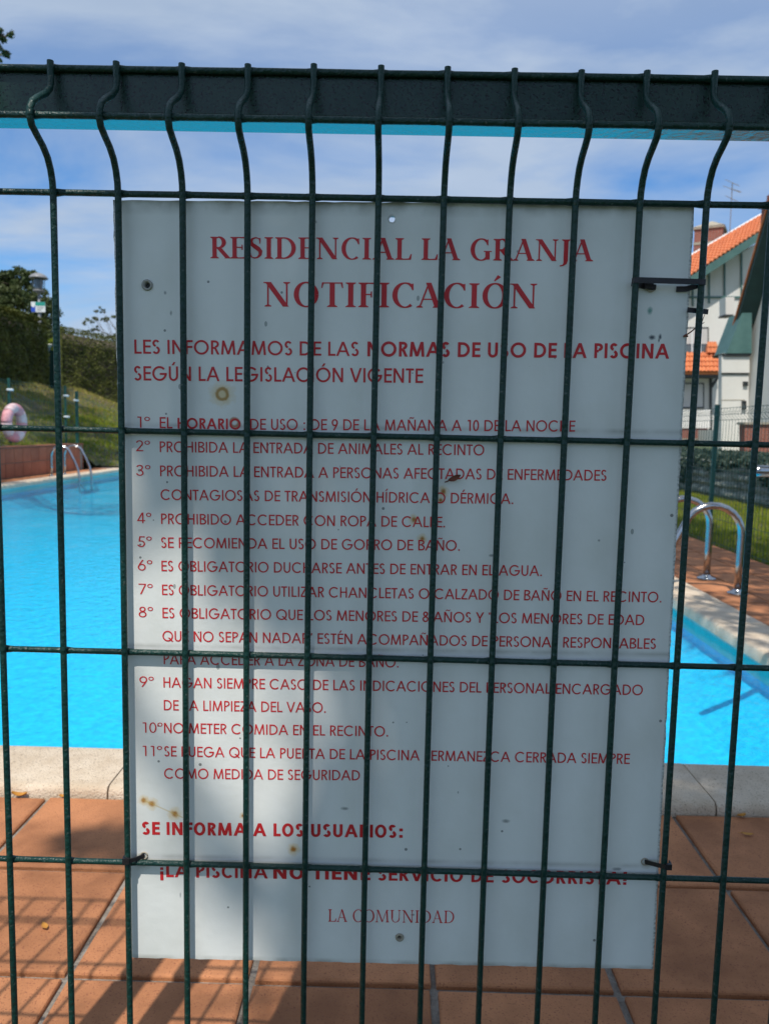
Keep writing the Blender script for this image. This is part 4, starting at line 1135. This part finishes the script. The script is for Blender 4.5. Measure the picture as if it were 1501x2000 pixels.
hedge('clipped_hedge', 'olive green clipped hedge beside the board, behind the dry grass bank', [(-11.22, 26.0, 2.0, 4.08), (-10.1, 28, 1.3, 4.0), (-8.6, 31, .5, 3.95), (-7.4, 33.5, .1, 3.9), (-4.5, 36, 0, 3.7), (0, 37.5, 0, 3.6), (8.2, 38, 0, 3.5)], (-.75, 1.1, 0), 22, 95000, .2)

# ------------------------------------------------------------------ green container, lamp post
cb = at(96, 705, 22.9)
t_ = thing('waste_container', 'dark green container with pale rimmed lid between the two hedges', 'container', (cb.x, 22.9, 1.9))
b = MB(); b.box(-.34, .12, -.3, .5, -.2, 1.10); b.build('container_body', M['container'], t_)
b = MB(); b.slab((-.42, -.42, 1.02), (.18, -.42, 1.02), (.14, -.1, 1.25), (-.34, -.1, 1.25), .03); b.slab((-.34, -.1, 1.25), (.14, -.1, 1.25), (.14, .5, 1.28), (-.34, .5, 1.28), .03); b.build('lid', M['dkgreen'], t_)
b = MB(); b.box(-.36, .15, -.125, -.10, 1.255, 1.278); b.build('lid_rim', M['clip'], t_)
lp = at(79, 670, 26)
t_ = thing('lamp_post', 'grey street lamp with domed head and a small blue and green sign', 'street lamp', (lp.x, 26, 1.6))
ht = at(78, 533, 26).z - 1.6
b = MB(); b.tube([(0, 0, -.2), (0, 0, ht - 1.85), (0, 0, ht - .62)], [.062, .058, .035], 12); b.build('pole', M['lamp_metal'], t_, True)
b = MB(); b.lathe([(0, ht), (.10, ht - .012), (.22, ht - .07), (.29, ht - .15), (.30, ht - .185), (.27, ht - .19), (0, ht - .18)], 20); b.build('lamp_hood', M['lamp_metal'], t_, True)
b = MB(); b.lathe([(.13, ht - .18), (.15, ht - .30), (.12, ht - .50), (.13, ht - .53)], 16); b.build('lamp_glass', M['glass'], t_, True)
b = MB()
for k in range(4):
    a = R(45 + 90 * k); b.tube([(.2 * math.cos(a), .2 * math.sin(a), ht - .18), (.17 * math.cos(a), .17 * math.sin(a), ht - .57)], .012, 6)
b.lathe([(0, ht - .55), (.18, ht - .56), (.19, ht - .60), (.05, ht - .66), (.04, ht - .72)], 14); b.build('lamp_cage', M['lamp_metal'], t_, True)
sp = thing('street_sign', 'small blue, green and white sign fixed to the lamp post', 'sign', (lp.x, 25.92, 1.6 + ht - 1.12))
def flat(name, col, rough=.5): M[name] = material(name, col, rough); return M[name]
flat('sign_white', (.75, .78, .78)); flat('sign_blue', (.02, .08, .50)); flat('sign_green', (.02, .30, .24)); 
b = MB(); b.box(-.235, .235, -.01, .01, -.165, .165); b.build('sign_plate', M['sign_white'], sp)
b = MB(); b.box(-.233, -.09, -.014, -.011, -.163, .03); b.build('blue_field', M['sign_blue'], sp)
b = MB(); b.box(-.09, .233, -.014, -.011, .04, .163); b.build('green_field', M['sign_green'], sp)
b = MB(); b.lathe([(0, 0), (.045, 0), (.045, .004), (0, .004)], 14); o = b.build('white_emblem', M['sign_white'], sp); o.location = (-.16, -.013, .03); o.rotation_euler = (R(90), 0, 0)
b = MB()
for i in range(3): b.box(-.04, .20 - .05 * i, -.014, -.011, -.02 - .05 * i, .0 - .05 * i)
b.build('grey_print', M['lamp_metal'], sp)

# ------------------------------------------------------------------ trees in view
c = at(30, 590, 46)
tree('broad_tree', 'large dense dark green tree behind the hedge at far left', (c.x - .5, 46, 3), (c.x - .5, 46, 6.5),
     [((c.x + dx, 46 + dy, z), r) for dx, dy, z, r in ((-2.6, 0, 7.6, 1.5), (-1.2, .5, 8.6, 1.25), (.0, 0, 9.2, .95), (.9, -.3, 9.0, .8), (1.25, .2, 8.0, .95), (-.2, -.8, 7.6, 1.3), (1.4, 0, 6.8, .85), (.3, -.5, 6.2, 1.2), (-1.6, -.5, 6.2, 1.4), (1.5, .3, 5.6, .9), (-3.8, .3, 6.6, 1.6), (.2, 0, 5.0, 1.2), (-2.5, 0, 5.0, 1.4))],
     30000, .20, M['treeleaf'], 31, .32)
c = at(205, 650, 35)
rgs = random.Random(71); sb_ = []
for x_a, z_a, x_b, z_b, n_ in ((-.95, 5.45, -.3, 5.65, 5), (-.3, 5.45, .9, 5.75, 9), (-.85, 5.0, -.2, 5.2, 5), (-.25, 4.55, 1.0, 5.0, 12), (-1.3, 4.25, .2, 4.45, 8), (.3, 4.3, 1.6, 4.6, 9), (.9, 5.0, 2.2, 5.9, 12), (-.35, 5.85, -.05, 6.05, 3)):
    for k in range(n_):
        f = (k + rgs.random() * .8) / n_; sb_.append(((c.x + x_a + (x_b - x_a) * f, 35 + rgs.uniform(-.4, .4), z_a + (z_b - z_a) * f + rgs.uniform(-.07, .07)), rgs.uniform(.10, .19)))
tree('sparse_tree', 'thin branched tree with small leaf sprays above the olive hedge', (c.x + 1.2, 35, 1), (c.x + .9, 35, 4.6), sb_, 6500, .085, M['spray'], 33, .06, squash=.5)
# bush low between hedge and lamp
c = at(92, 655, 30)
tree('garden_shrub', 'mid green shrub glimpsed between the lamp post and the second wire', (c.x + .3, 30, 2), (c.x + .3, 30, 3.2), [((c.x + .25, 30, 3.9), .5), ((c.x + .7, 30, 3.4), .55), ((c.x, 30.4, 3.3), .5)], 3000, .10, M['grass'], 35, .06, cat='shrub')
c = at(96, 610, 38)
tree('broad_tree', 'darker tree standing behind the lamp post', (c.x, 38, 2.6), (c.x, 38, 5), [((c.x - .2, 38, 6.2), 1.0), ((c.x + .1, 38, 5.0), 1.15), ((c.x - .1, 38.3, 4.0), 1.1), ((c.x - .9, 38, 5.3), 1.0), ((c.x-.5, 38, 6.9), .7)], 9000, .15, M['treeleaf'], 36, .2)
# tree whose branch tip shows at the top left
bx = at(12, 62, 8)
tree('garden_tree', 'tree at far left whose small leafy branch tip hangs in at the top corner', (-8.2, 9.5, 1.2), (-7.9, 9.3, 4.2),
     [((bx.x - .20, 8.0, bx.z + .02), .20), ((bx.x - .02, 8.0, bx.z - .02), .13), ((bx.x - .05, 8.02, bx.z - .14), .10), ((bx.x - .12, 8.0, bx.z + .17), .09), ((bx.x - .6, 8.3, bx.z + .1), .5), ((bx.x - 1.5, 8.6, bx.z + .3), .9), ((-7.2, 9.0, 5.4), 1.2), ((-8.6, 9.6, 5.8), 1.3), ((-8.6, 10.2, 4.8), 1.1)],
     12000, .055, M['treeleaf'], 37, .14)

rgs = random.Random(81); tb_ = []
while len(tb_) < 64:
    fx = rgs.uniform(-11, -6.4); fy = rgs.uniform(9.5, 21); z = rgs.uniform(9, 12.5)
    if fy > 19.5 and fx < -9.2: continue
    px_, py_ = fx - .1183 * (z - 1), fy - .556 * (z - 1)
    if px_ / py_ > -.66: continue
    tb_.append(((px_, py_, z), rgs.uniform(.7, 1.05)))
tree('tall_tree', 'tall tree out of the picture at left whose shade darkens the grass bank', (-12.5, 7.5, 1.9), (-11.5, 8, 8.5), tb_, 52000, .16, M['treeleaf'], 82, .26)

# ------------------------------------------------------------------ shade trees behind the camera and to the right
YB = .68
def sign_want(x, z):
    """how much sun the photograph shows on the gate plane (1 = lit)"""
    if z > 1.10: return .05
    if z > .868: return .0
    if z > .69: lim, soft = -.165, .17
    elif z > .62: lim, soft = -.01, .05
    elif z > .55: lim, soft = -.05, .06
    elif z > .45: lim, soft = -.085, .06
    else: lim, soft = -.095, .07
    if x < lim: return 1.
    v = max(0, 1 - (x - lim) / soft) * .8
    if ((x - .17) / .03) ** 2 + ((z - .53) / .06) ** 2 < 1: v = max(v, .35)
    return v
def ground_want(x, y):
    if x < -.40:
        if ((x + .55) / .16) ** 2 + ((y - 1.52) / .075) ** 2 < 1: return .1
        return 1.
    if y < 1.32 and x < -.10: return 1.
    if y > 1.30 and y < 1.95 and x < -.2: return .9
    if ((x - .76) / .10) ** 2 + ((y - 1.80) / .09) ** 2 < 1: return .9
    if y > 1.97 and x < 1.5: return 1.
    if x > 1.45 and y > 2.2:
        n_ = mnoise.noise(Vector((x * 1.5, y * 3.0, 7)))
        if x > 3.25: return 1.
        return .85 if n_ > .22 else .0
    return .0
def keep_leaf(p, rg):
    s_ = (YB - p.y) / LDIR.y
    if s_ > 0:
        q = p + LDIR * s_
        if -.75 < q.x < .32 and .2 < q.z < 1.25:
            w = 1. if q.x < -.30 else sign_want(q.x, q.z)
            if rg.random() < w: return False
            if abs(q.x) < .24 and .38 < q.z < 1.08: return True
    s_ = -p.z / LDIR.z; q = p + LDIR * s_
    if rg.random() < ground_want(q.x, q.y): return False
    return True
def shade_blobs(footprint, h0, h1, n, r, seed):
    rg = random.Random(seed); out = []
    for _ in range(n):
        fx = rg.uniform(footprint[0], footprint[1]); fy = rg.uniform(footprint[2], footprint[3]); z = rg.uniform(h0, h1)
        out.append(((fx - .1183 * z, fy - .556 * z, z), r * rg.uniform(.8, 1.2)))
    return out
tree('shade_tree', 'leafy tree behind the viewer that shades the board and the near tiles', (2.6, -3.0, 0), (1.6, -2.0, 3.4),
     shade_blobs((-.35, 1.7, .5, 2.1), 4.3, 5.6, 46, .62, 41) + shade_blobs((-.3, 3.4, -3.2, .6), 4.5, 6.4, 26, .75, 45), 90000, .085, M['shadeleaf'], 42, .16, 'shade trees out of the picture', keep=keep_leaf)
tree('shade_tree', 'leafy tree to the right whose dappled shade falls on the right hand deck', (4.6, .6, 0), (3.2, 1.6, 4.2),
     shade_blobs((1.75, 3.1, 3.0, 8.6), 4.4, 5.6, 34, .62, 43), 26000, .085, M['shadeleaf'], 44, .18, 'shade trees out of the picture', keep=keep_leaf)


# ------------------------------------------------------------------ stone wall behind the right lawn
sw = thing('stone_wall', 'low mossy grey stone wall along the far side of the right lawn', 'wall', (4.72, 8.2, 0))
b = MB(); b.box(.05, .35, 0, 8.3, -.1, .52); b.build('wall_core', M['stone'], sw)
rg = random.Random(51); sm = []
for k in range(6):
    b = MB(); L_, H_ = 1.0, 1.0; n = 5; vs = []
    for j in range(n):
        for i in range(n):
            u, v = i / (n - 1) - .5, j / (n - 1) - .5
            e = max(abs(u), abs(v)) * 2
            vs.append((-(.09 * (1 - e ** 3) + rg.uniform(-.012, .012)) if e < 1 else .03, u * (1 + rg.uniform(-.08, .08)), v * (1 + rg.uniform(-.08, .08))))
    b.add(vs, [(j * n + i, (j + 1) * n + i, (j + 1) * n + i + 1, j * n + i + 1) for j in range(n - 1) for i in range(n - 1)])
    sm.append(b.mesh('stone', M['stone'], True))
z = 0.0; hs = (.15, .11, .13, .09, .075)
for h in hs:
    y = 0
    while y < 8.2:
        l = rg.uniform(.14, .30)
        o = ob('stone', rg.choice(sm), sw); o.location = (.05, y + l / 2, z + h / 2); o.scale = (rg.uniform(.6, 1.3), l * .96, h * rg.uniform(.85, 1.1)); o.rotation_euler = (rg.uniform(-.12, .12), 0, 0); y += l
    z += h + .002
# ivy and clipped growth hanging over the wall
rg = random.Random(52); P_ = []
for _ in range(14000):
    y = 8.2 + 8.2 * rg.random(); n_ = mnoise.noise(Vector((y * .9, 0, 2))); n3 = mnoise.noise(Vector((y * 3, 1, 2)))
    top = .60 + .05 * n3; drop = .10 + .55 * max(0, n_ + .1) + .2 * n3
    z_ = top - rg.random() ** 1.4 * max(.06, drop); P_.append(Vector((4.66 + rg.uniform(-.05, .08) + (.25 * rg.random() if z_ > .5 else 0), y, z_)))
t_ = leaves_mesh('ivy', P_, .06, M['ivy'], 53).build('ivy', M['ivy']); tag(t_, 'dark ivy creeping over the top of the mossy stone wall', 'ivy', kind='stuff')

# ------------------------------------------------------------------ houses at right
def tiled_roof(name, parent, p00, p10, p01, p11, courses, cols, th=.05, slabth=.12):
    """p00-p10 lower edge, p01-p11 upper edge; barrel tiles in stepped courses"""
    p00, p10, p01, p11 = map(Vector, (p00, p10, p01, p11))
    nn = (p10 - p00).cross(p01 - p00).normalized()
    if nn.z < 0: nn = -nn
    sub = 4; b = MB()
    for c_ in range(courses):
        vs = []; f0 = c_ / courses; f1 = min(1, (c_ + 1.12) / courses)
        for f, lift in ((f0, th * .9), (f1, 0.)):
            a, d = p00.lerp(p01, f), p10.lerp(p11, f)
            for k in range(cols * sub + 1):
                q = k / (cols * sub); w = abs(math.sin(math.pi * q * cols))
                vs.append(a.lerp(d, q) + nn * (lift + th * 1.1 * w))
        m_ = cols * sub + 1
        fs = [(k, k + 1, m_ + k + 1, m_ + k) for k in range(m_ - 1)]
        base = [v - nn * th * .9 for v in vs[:m_]]; vs += base
        fs += [(k + 1, k, 2 * m_ + k, 2 * m_ + k + 1) for k in range(m_ - 1)]
        b.add(vs, fs)
    b.slab(p00 - nn * .01, p10 - nn * .01, p11 - nn * .01, p01 - nn * .01, slabth)
    return b.build(name, M['rooftile'], parent)
def pbox(parent, name, mat, x0, y0, x1, y1, Y, depth):
    b = MB(); b.pprism([(x0, y1), (x1, y1), (x1, y0), (x0, y0)], Y, depth); return b.build(name, mat, parent)
def ppoly(parent, name, mat, pix, Y, depth):
    b = MB(); b.pprism(pix, Y, depth); return b.build(name, mat, parent)

A = thing('house', 'white house with orange tiled roof and green timber framing, just right of the board', 'house', (0, 0, 0))
YA = 34.0
ppoly(A, 'wall', M['white'], [(1270, 892), (1487, 892), (1487, 470), (1270, 598)], YA, 8)
ppoly(A, 'bargeboard', M['teal'], [(1270, 607), (1480, 471), (1480, 454), (1270, 590)], YA - .80, .10)
ppoly(A, 'soffit', M['teal'], [(1270, 600), (1484, 463), (1484, 459), (1270, 596)], YA - .69, .72)
tiled_roof('roof', A, at(1270, 589, YA - .6), at(1482, 453, YA - .6), at(1290, 534, YA + 5), at(1492, 417, YA + 5), 9, 26, .06)
b = MB(); p_, q_ = at(1290, 534, YA + 5.05), at(1492, 417, YA + 5.05); b.tube([p_, q_], .10, 8); b.build('ridge', M['clip'], A)
for x_, y0_, y1_ in ((1352, 552, 598), (1384, 533, 592), (1414, 514, 592), (1447, 494, 596)):
    pbox(A, 'timber', M['teal'], x_ - 1.6, y0_, x_ + 1.6, y1_, YA - .05, .045)
pbox(A, 'timber', M['teal'], 1300, 578.5, 1446, 582, YA - .06, .05)
def window(parent, x0, y0, x1, y1, Y, shut=.0, mull=1):
    """frame proud of the wall, recessed pane, optional shutter covering the top part"""
    f = MB(); w = 2.0
    for bx in ((x0, y0, x1, y0 + w), (x0, y1 - w, x1, y1), (x0, y0, x0 + w, y1), (x1 - w, y0 + w, x1, y1 - w)):
        f.pprism([(bx[0], bx[3]), (bx[2], bx[3]), (bx[2], bx[1]), (bx[0], bx[1])], Y - .06, .055)
    fr_ = f.build('window', M['dark'], parent)
    pbox(fr_, 'pane', M['glass'], x0 + w, y0 + w, x1 - w, y1 - w, Y - .02, .015)
    for k in range(mull):
        xm = x0 + (x1 - x0) * (k + 1) / (mull + 1); pbox(fr_, 'mullion', M['clip'], xm - 1.2, y0 + w, xm + 1.2, y1 - w, Y - .05, .03)
    if shut: pbox(fr_, 'shutter', M['shutter'], x0 + w, y0 + w, x1 - w, y0 + w + (y1 - y0 - 2 * w) * shut, Y - .045, .03)
    return fr_
window(A, 1318, 639, 1383, 691, YA, .64, 3)
p0, p1 = at(1270, 727, YA - .95), at(1408, 727, YA - .95)
tiled_roof('porch_roof', A, p0, p1, at(1270, 689, YA - .03), at(1405, 689, YA - .03), 4, 18, .055)
tiled_roof('porch_roof', A, at(1379, 690, YA - .25), at(1402, 690, YA - .25), at(1380, 668, YA - .03), at(1398, 668, YA - .03), 2, 3, .05)
pbox(A, 'porch_beam', M['dark'], 1270, 727.5, 1409, 737, YA - .85, .8)
window(A, 1318, 748, 1374, 798, YA, .97, 0)
pbox(A, 'downpipe', M['dark'], 1386, 738, 1389.5, 888, YA - .2, .12)
ppoly(A, 'bracket', M['dark'], [(1389, 757), (1391, 757), (1401, 741), (1404, 737), (1400, 737), (1389, 750)], YA - .25, .1)
pbox(A, 'balcony_front', M['white'], 1270, 800, 1386, 836, YA - .8, .18)
pbox(A, 'brick_band', M['brick'], 1270, 836.5, 1381, 856, YA - .75, .18)
pbox(A, 'string_course', M['cap'], 1270, 856.5, 1370, 862, YA - .78, .12)
pbox(A, 'plinth', M['white'], 1270, 862.5, 1369, 892, YA - .74, .15)
pbox(A, 'brick_pier', M['brick'], 1369.5, 857, 1381, 892, YA - .76, .2)
ppoly(A, 'stair_wall', M['white'], [(1383, 892), (1400, 892), (1400, 838), (1383, 857)], YA - .9, .2)
ppoly(A, 'stair_rail', M['dark'], [(1383, 857), (1400, 838), (1400, 835), (1383, 854)], YA - .95, .1)
# chimney block with pyramid cap
c0, c1 = at(1347, 520, YA + 6), at(1416, 520, YA + 6)
ch = MB(); cz0, cz1 = at(1380, 515, YA + 6).z, at(1380, 452, YA + 6).z
mxx = (c0.x + c1.x) / 2; hw = (c1.x - c0.x) / 2 * .74
def rotbox(b, cx_, cy_, hx_, hy_, z0_, z1_, ang):
    vs = []
    for z_ in (z0_, z1_):
        for sx_, sy_ in ((-1, -1), (1, -1), (1, 1), (-1, 1)):
            x_, y_ = sx_ * hx_, sy_ * hy_; vs.append((cx_ + x_ * math.cos(ang) - y_ * math.sin(ang), cy_ + x_ * math.sin(ang) + y_ * math.cos(ang), z_))
    b.add(vs, [(0, 3, 2, 1), (4, 5, 6, 7), (0, 1, 5, 4), (1, 2, 6, 5), (2, 3, 7, 6), (3, 0, 4, 7)])
rotbox(ch, mxx, YA + 6, hw, hw, cz0 - 1.5, cz1, R(-28)); cobj = ch.build('chimney', M['brick'], A)
b = MB(); rotbox(b, mxx, YA + 6, hw * 1.10, hw * 1.10, cz1, cz1 + .10, R(-28))
vs = []
for sx_, sy_ in ((-1, -1), (1, -1), (1, 1), (-1, 1)):
    x_, y_ = sx_ * hw * 1.12, sy_ * hw * 1.12; vs.append((mxx + x_ * math.cos(R(-28)) - y_ * math.sin(R(-28)), YA + 6 + x_ * math.sin(R(-28)) + y_ * math.cos(R(-28)), cz1 + .102))
vs.append((mxx + .05, YA + 6, cz1 + .50)); b.add(vs, [(0, 1, 4), (1, 2, 4), (2, 3, 4), (3, 0, 4)])
b.build('chimney_cap', M['cap'], cobj)
b = MB(); rotbox(b, mxx, YA + 6, hw * 1.03, hw * 1.03, cz1 - .75, cz1 - .62, R(-28)); b.build('chimney_course', M['cap'], cobj)
# antenna
at0 = at(1424, 462, YA + 4.6); at1 = at(1429, 358, YA + 4.6)
b = MB(); b.tube([at0 - Vector((0, 0, .6)), at1], .022, 6); b.build('antenna_mast', M['lamp_metal'], A)
b = MB()
for hy, l, s_ in ((362, .32, .1), (370, .45, 0), (385, .30, -.1), (377, .38, .15)):
    c_ = at(1428, hy, YA + 4.6); b.tube([c_ + Vector((-l * .9, 0, .14 + s_)), c_ + Vector((l, 0, -.10 + s_))], .014, 5)
    for k in range(5):
        d_ = c_ + Vector((-l * .8 + l * .4 * k, 0, .12 - .055 * k + s_)); b.tube([d_ + Vector((0, -.25, -.10)), d_ + Vector((.0, .25, .12))], .010, 4)
b.build('antenna_aerial', M['lamp_metal'], A)

B = thing('house', 'white house with steep dark green eave and orange roof edge at the right border', 'house', (0, 0, 0))
YBq = 23.1; XW = at(1461, 800, YBq).x
zt_ = at(1461, 692, YBq).z
ppoly(B, 'front_wall', M['white'], [(1407, 902), (1461, 902), (1461, 690), (1409, 690)], YBq, .25)
pbox(B, 'parapet', M['white'], 1408, 697, 1462.5, 728, YBq - .06, .055)
pbox(B, 'wall_groove', M['dark'], 1409, 728.5, 1461, 731.5, YBq - .03, .028)
pbox(B, 'wall_line', M['cap'], 1406, 780.5, 1454, 782, YBq - .008, .007)
window(B, 1451, 745, 1460, 754, YBq, 0, 0); window(B, 1448.5, 783, 1456.5, 800, YBq, 0, 0)
# side wall coming towards us, gable topped by the steep roof
Xo = 9.9; ybt, zbt = 23.97, 2.89; yt, ztp = 18.6, 12.6
sl = (ztp - zbt) / (yt - ybt)
b = MB(); zr = lambda y: zbt + sl * (y - ybt) - .12
vs = [(XW, YBq + .2, 0), (XW, 17.6, 0), (XW, 17.6, 11.6), (XW, 19.2, 11.6), (XW, YBq + .2, zr(YBq + .2))]
vs2 = [(x_ + .25, y_, z_) for x_, y_, z_ in vs]
b.add(vs + vs2, [(0, 1, 2, 3, 4), (9, 8, 7, 6, 5)] + [(i, 5 + i, 5 + (i + 1) % 5, (i + 1) % 5) for i in range(5)]); b.build('side_wall', M['white'], B)
b = MB(); b.slab((Xo, ybt - .75, zbt - .75 * sl), (XW + 1.8, ybt - .75, zbt - .75 * sl), (XW + 1.8, yt, ztp), (Xo, yt, ztp), -.10); b.build('soffit', M['dkgreen'], B)
n_ = Vector((0, ztp - zbt, ybt - yt)).normalized()
e = n_ * .05
tiled_roof('roof', B, Vector((Xo - .01, ybt + .1, zbt - .1)) + e, Vector((XW + 1.8, ybt + .1, zbt - .1)) + e, Vector((Xo - .01, yt, ztp)) + e, Vector((XW + 1.8, yt, ztp)) + e, 34, 10, .015, .015)
b = MB(); b.tube([Vector((Xo - .02, ybt + .08, zbt - .08)) + e * .6, Vector((Xo - .02, yt, ztp)) + e * .5], .03, 8); b.build('verge_tile', M['rooftile'], B)
ppoly(B, 'eave_box', M['teal'], [(1418, 690), (1467, 690), (1467, 611), (1448, 611)], YBq - .15, .9)
ppoly(B, 'eave_box_base', M['dark'], [(1414, 695), (1465, 695), (1466, 690.3), (1411, 690.3)], YBq - .12, .8)
pbox(B, 'vent_pipe', M['white'], 1416, 580, 1433, 614, YBq + 3, .5)
pbox(B, 'vent_pipe_collar', M['dark'], 1415, 614, 1431, 617, YBq + 2.98, .55)
cB = at(1487, 417, 30); cB.x += .42
b = MB(); b.box(cB.x, cB.x + 1.1, 30, 31, at(1487, 480, 30).z, at(1487, 392, 30).z); o = b.build('chimney', M['brick'], B)
b = MB(); b.box(cB.x - .10, cB.x + 1.2, 29.9, 31.1, at(1487, 392, 30).z, at(1487, 386, 30).z); b.box(cB.x + .12, cB.x + 1.0, 30.1, 30.9, at(1487, 386, 30).z, at(1487, 368, 30).z); b.build('chimney_cap', M['brick'], o)
# garage front with vertical boards, brick garden wall
G_ = thing('garage', 'low white slatted garage front between the two houses', 'garage', (0, 0, 0))
pbox(G_, 'garage_wall', M['white'], 1400, 840, 1455, 893, 31.0, 2.0)
pbox(G_, 'lintel', M['dark'], 1400, 835.5, 1456, 840.5, 30.85, .4)
for k in range(11):
    pbox(G_, 'slat', M['white'], 1402.5 + k * 4.7, 843, 1405.6 + k * 4.7, 889, 30.93, .065)
BW = thing('brick_wall', 'red brick garden wall at the right border behind the mesh fence', 'wall', (0, 0, 0))
pbox(BW, 'wall', M['brick'], 1453, 829, 1620, 915, 19.0, .3)
pbox(BW, 'coping', M['cap'], 1451.5, 824.5, 1622, 829, 18.95, .4)
# planting bed top behind the stone wall
rg = random.Random(77); P_ = []
for _ in range(9000):
    y = rg.uniform(9, 17.5); x = rg.uniform(4.85, 5.9); P_.append(Vector((x, y, .5 + .16 * rg.random() + .08 * mnoise.noise(Vector((x, y, 0))))))
t_ = leaves_mesh('low_shrubs', P_, .07, M['ivy'], 78).build('low_shrubs', M['ivy']); tag(t_, 'dark green low planting behind the top of the stone wall', 'shrubs', kind='stuff')
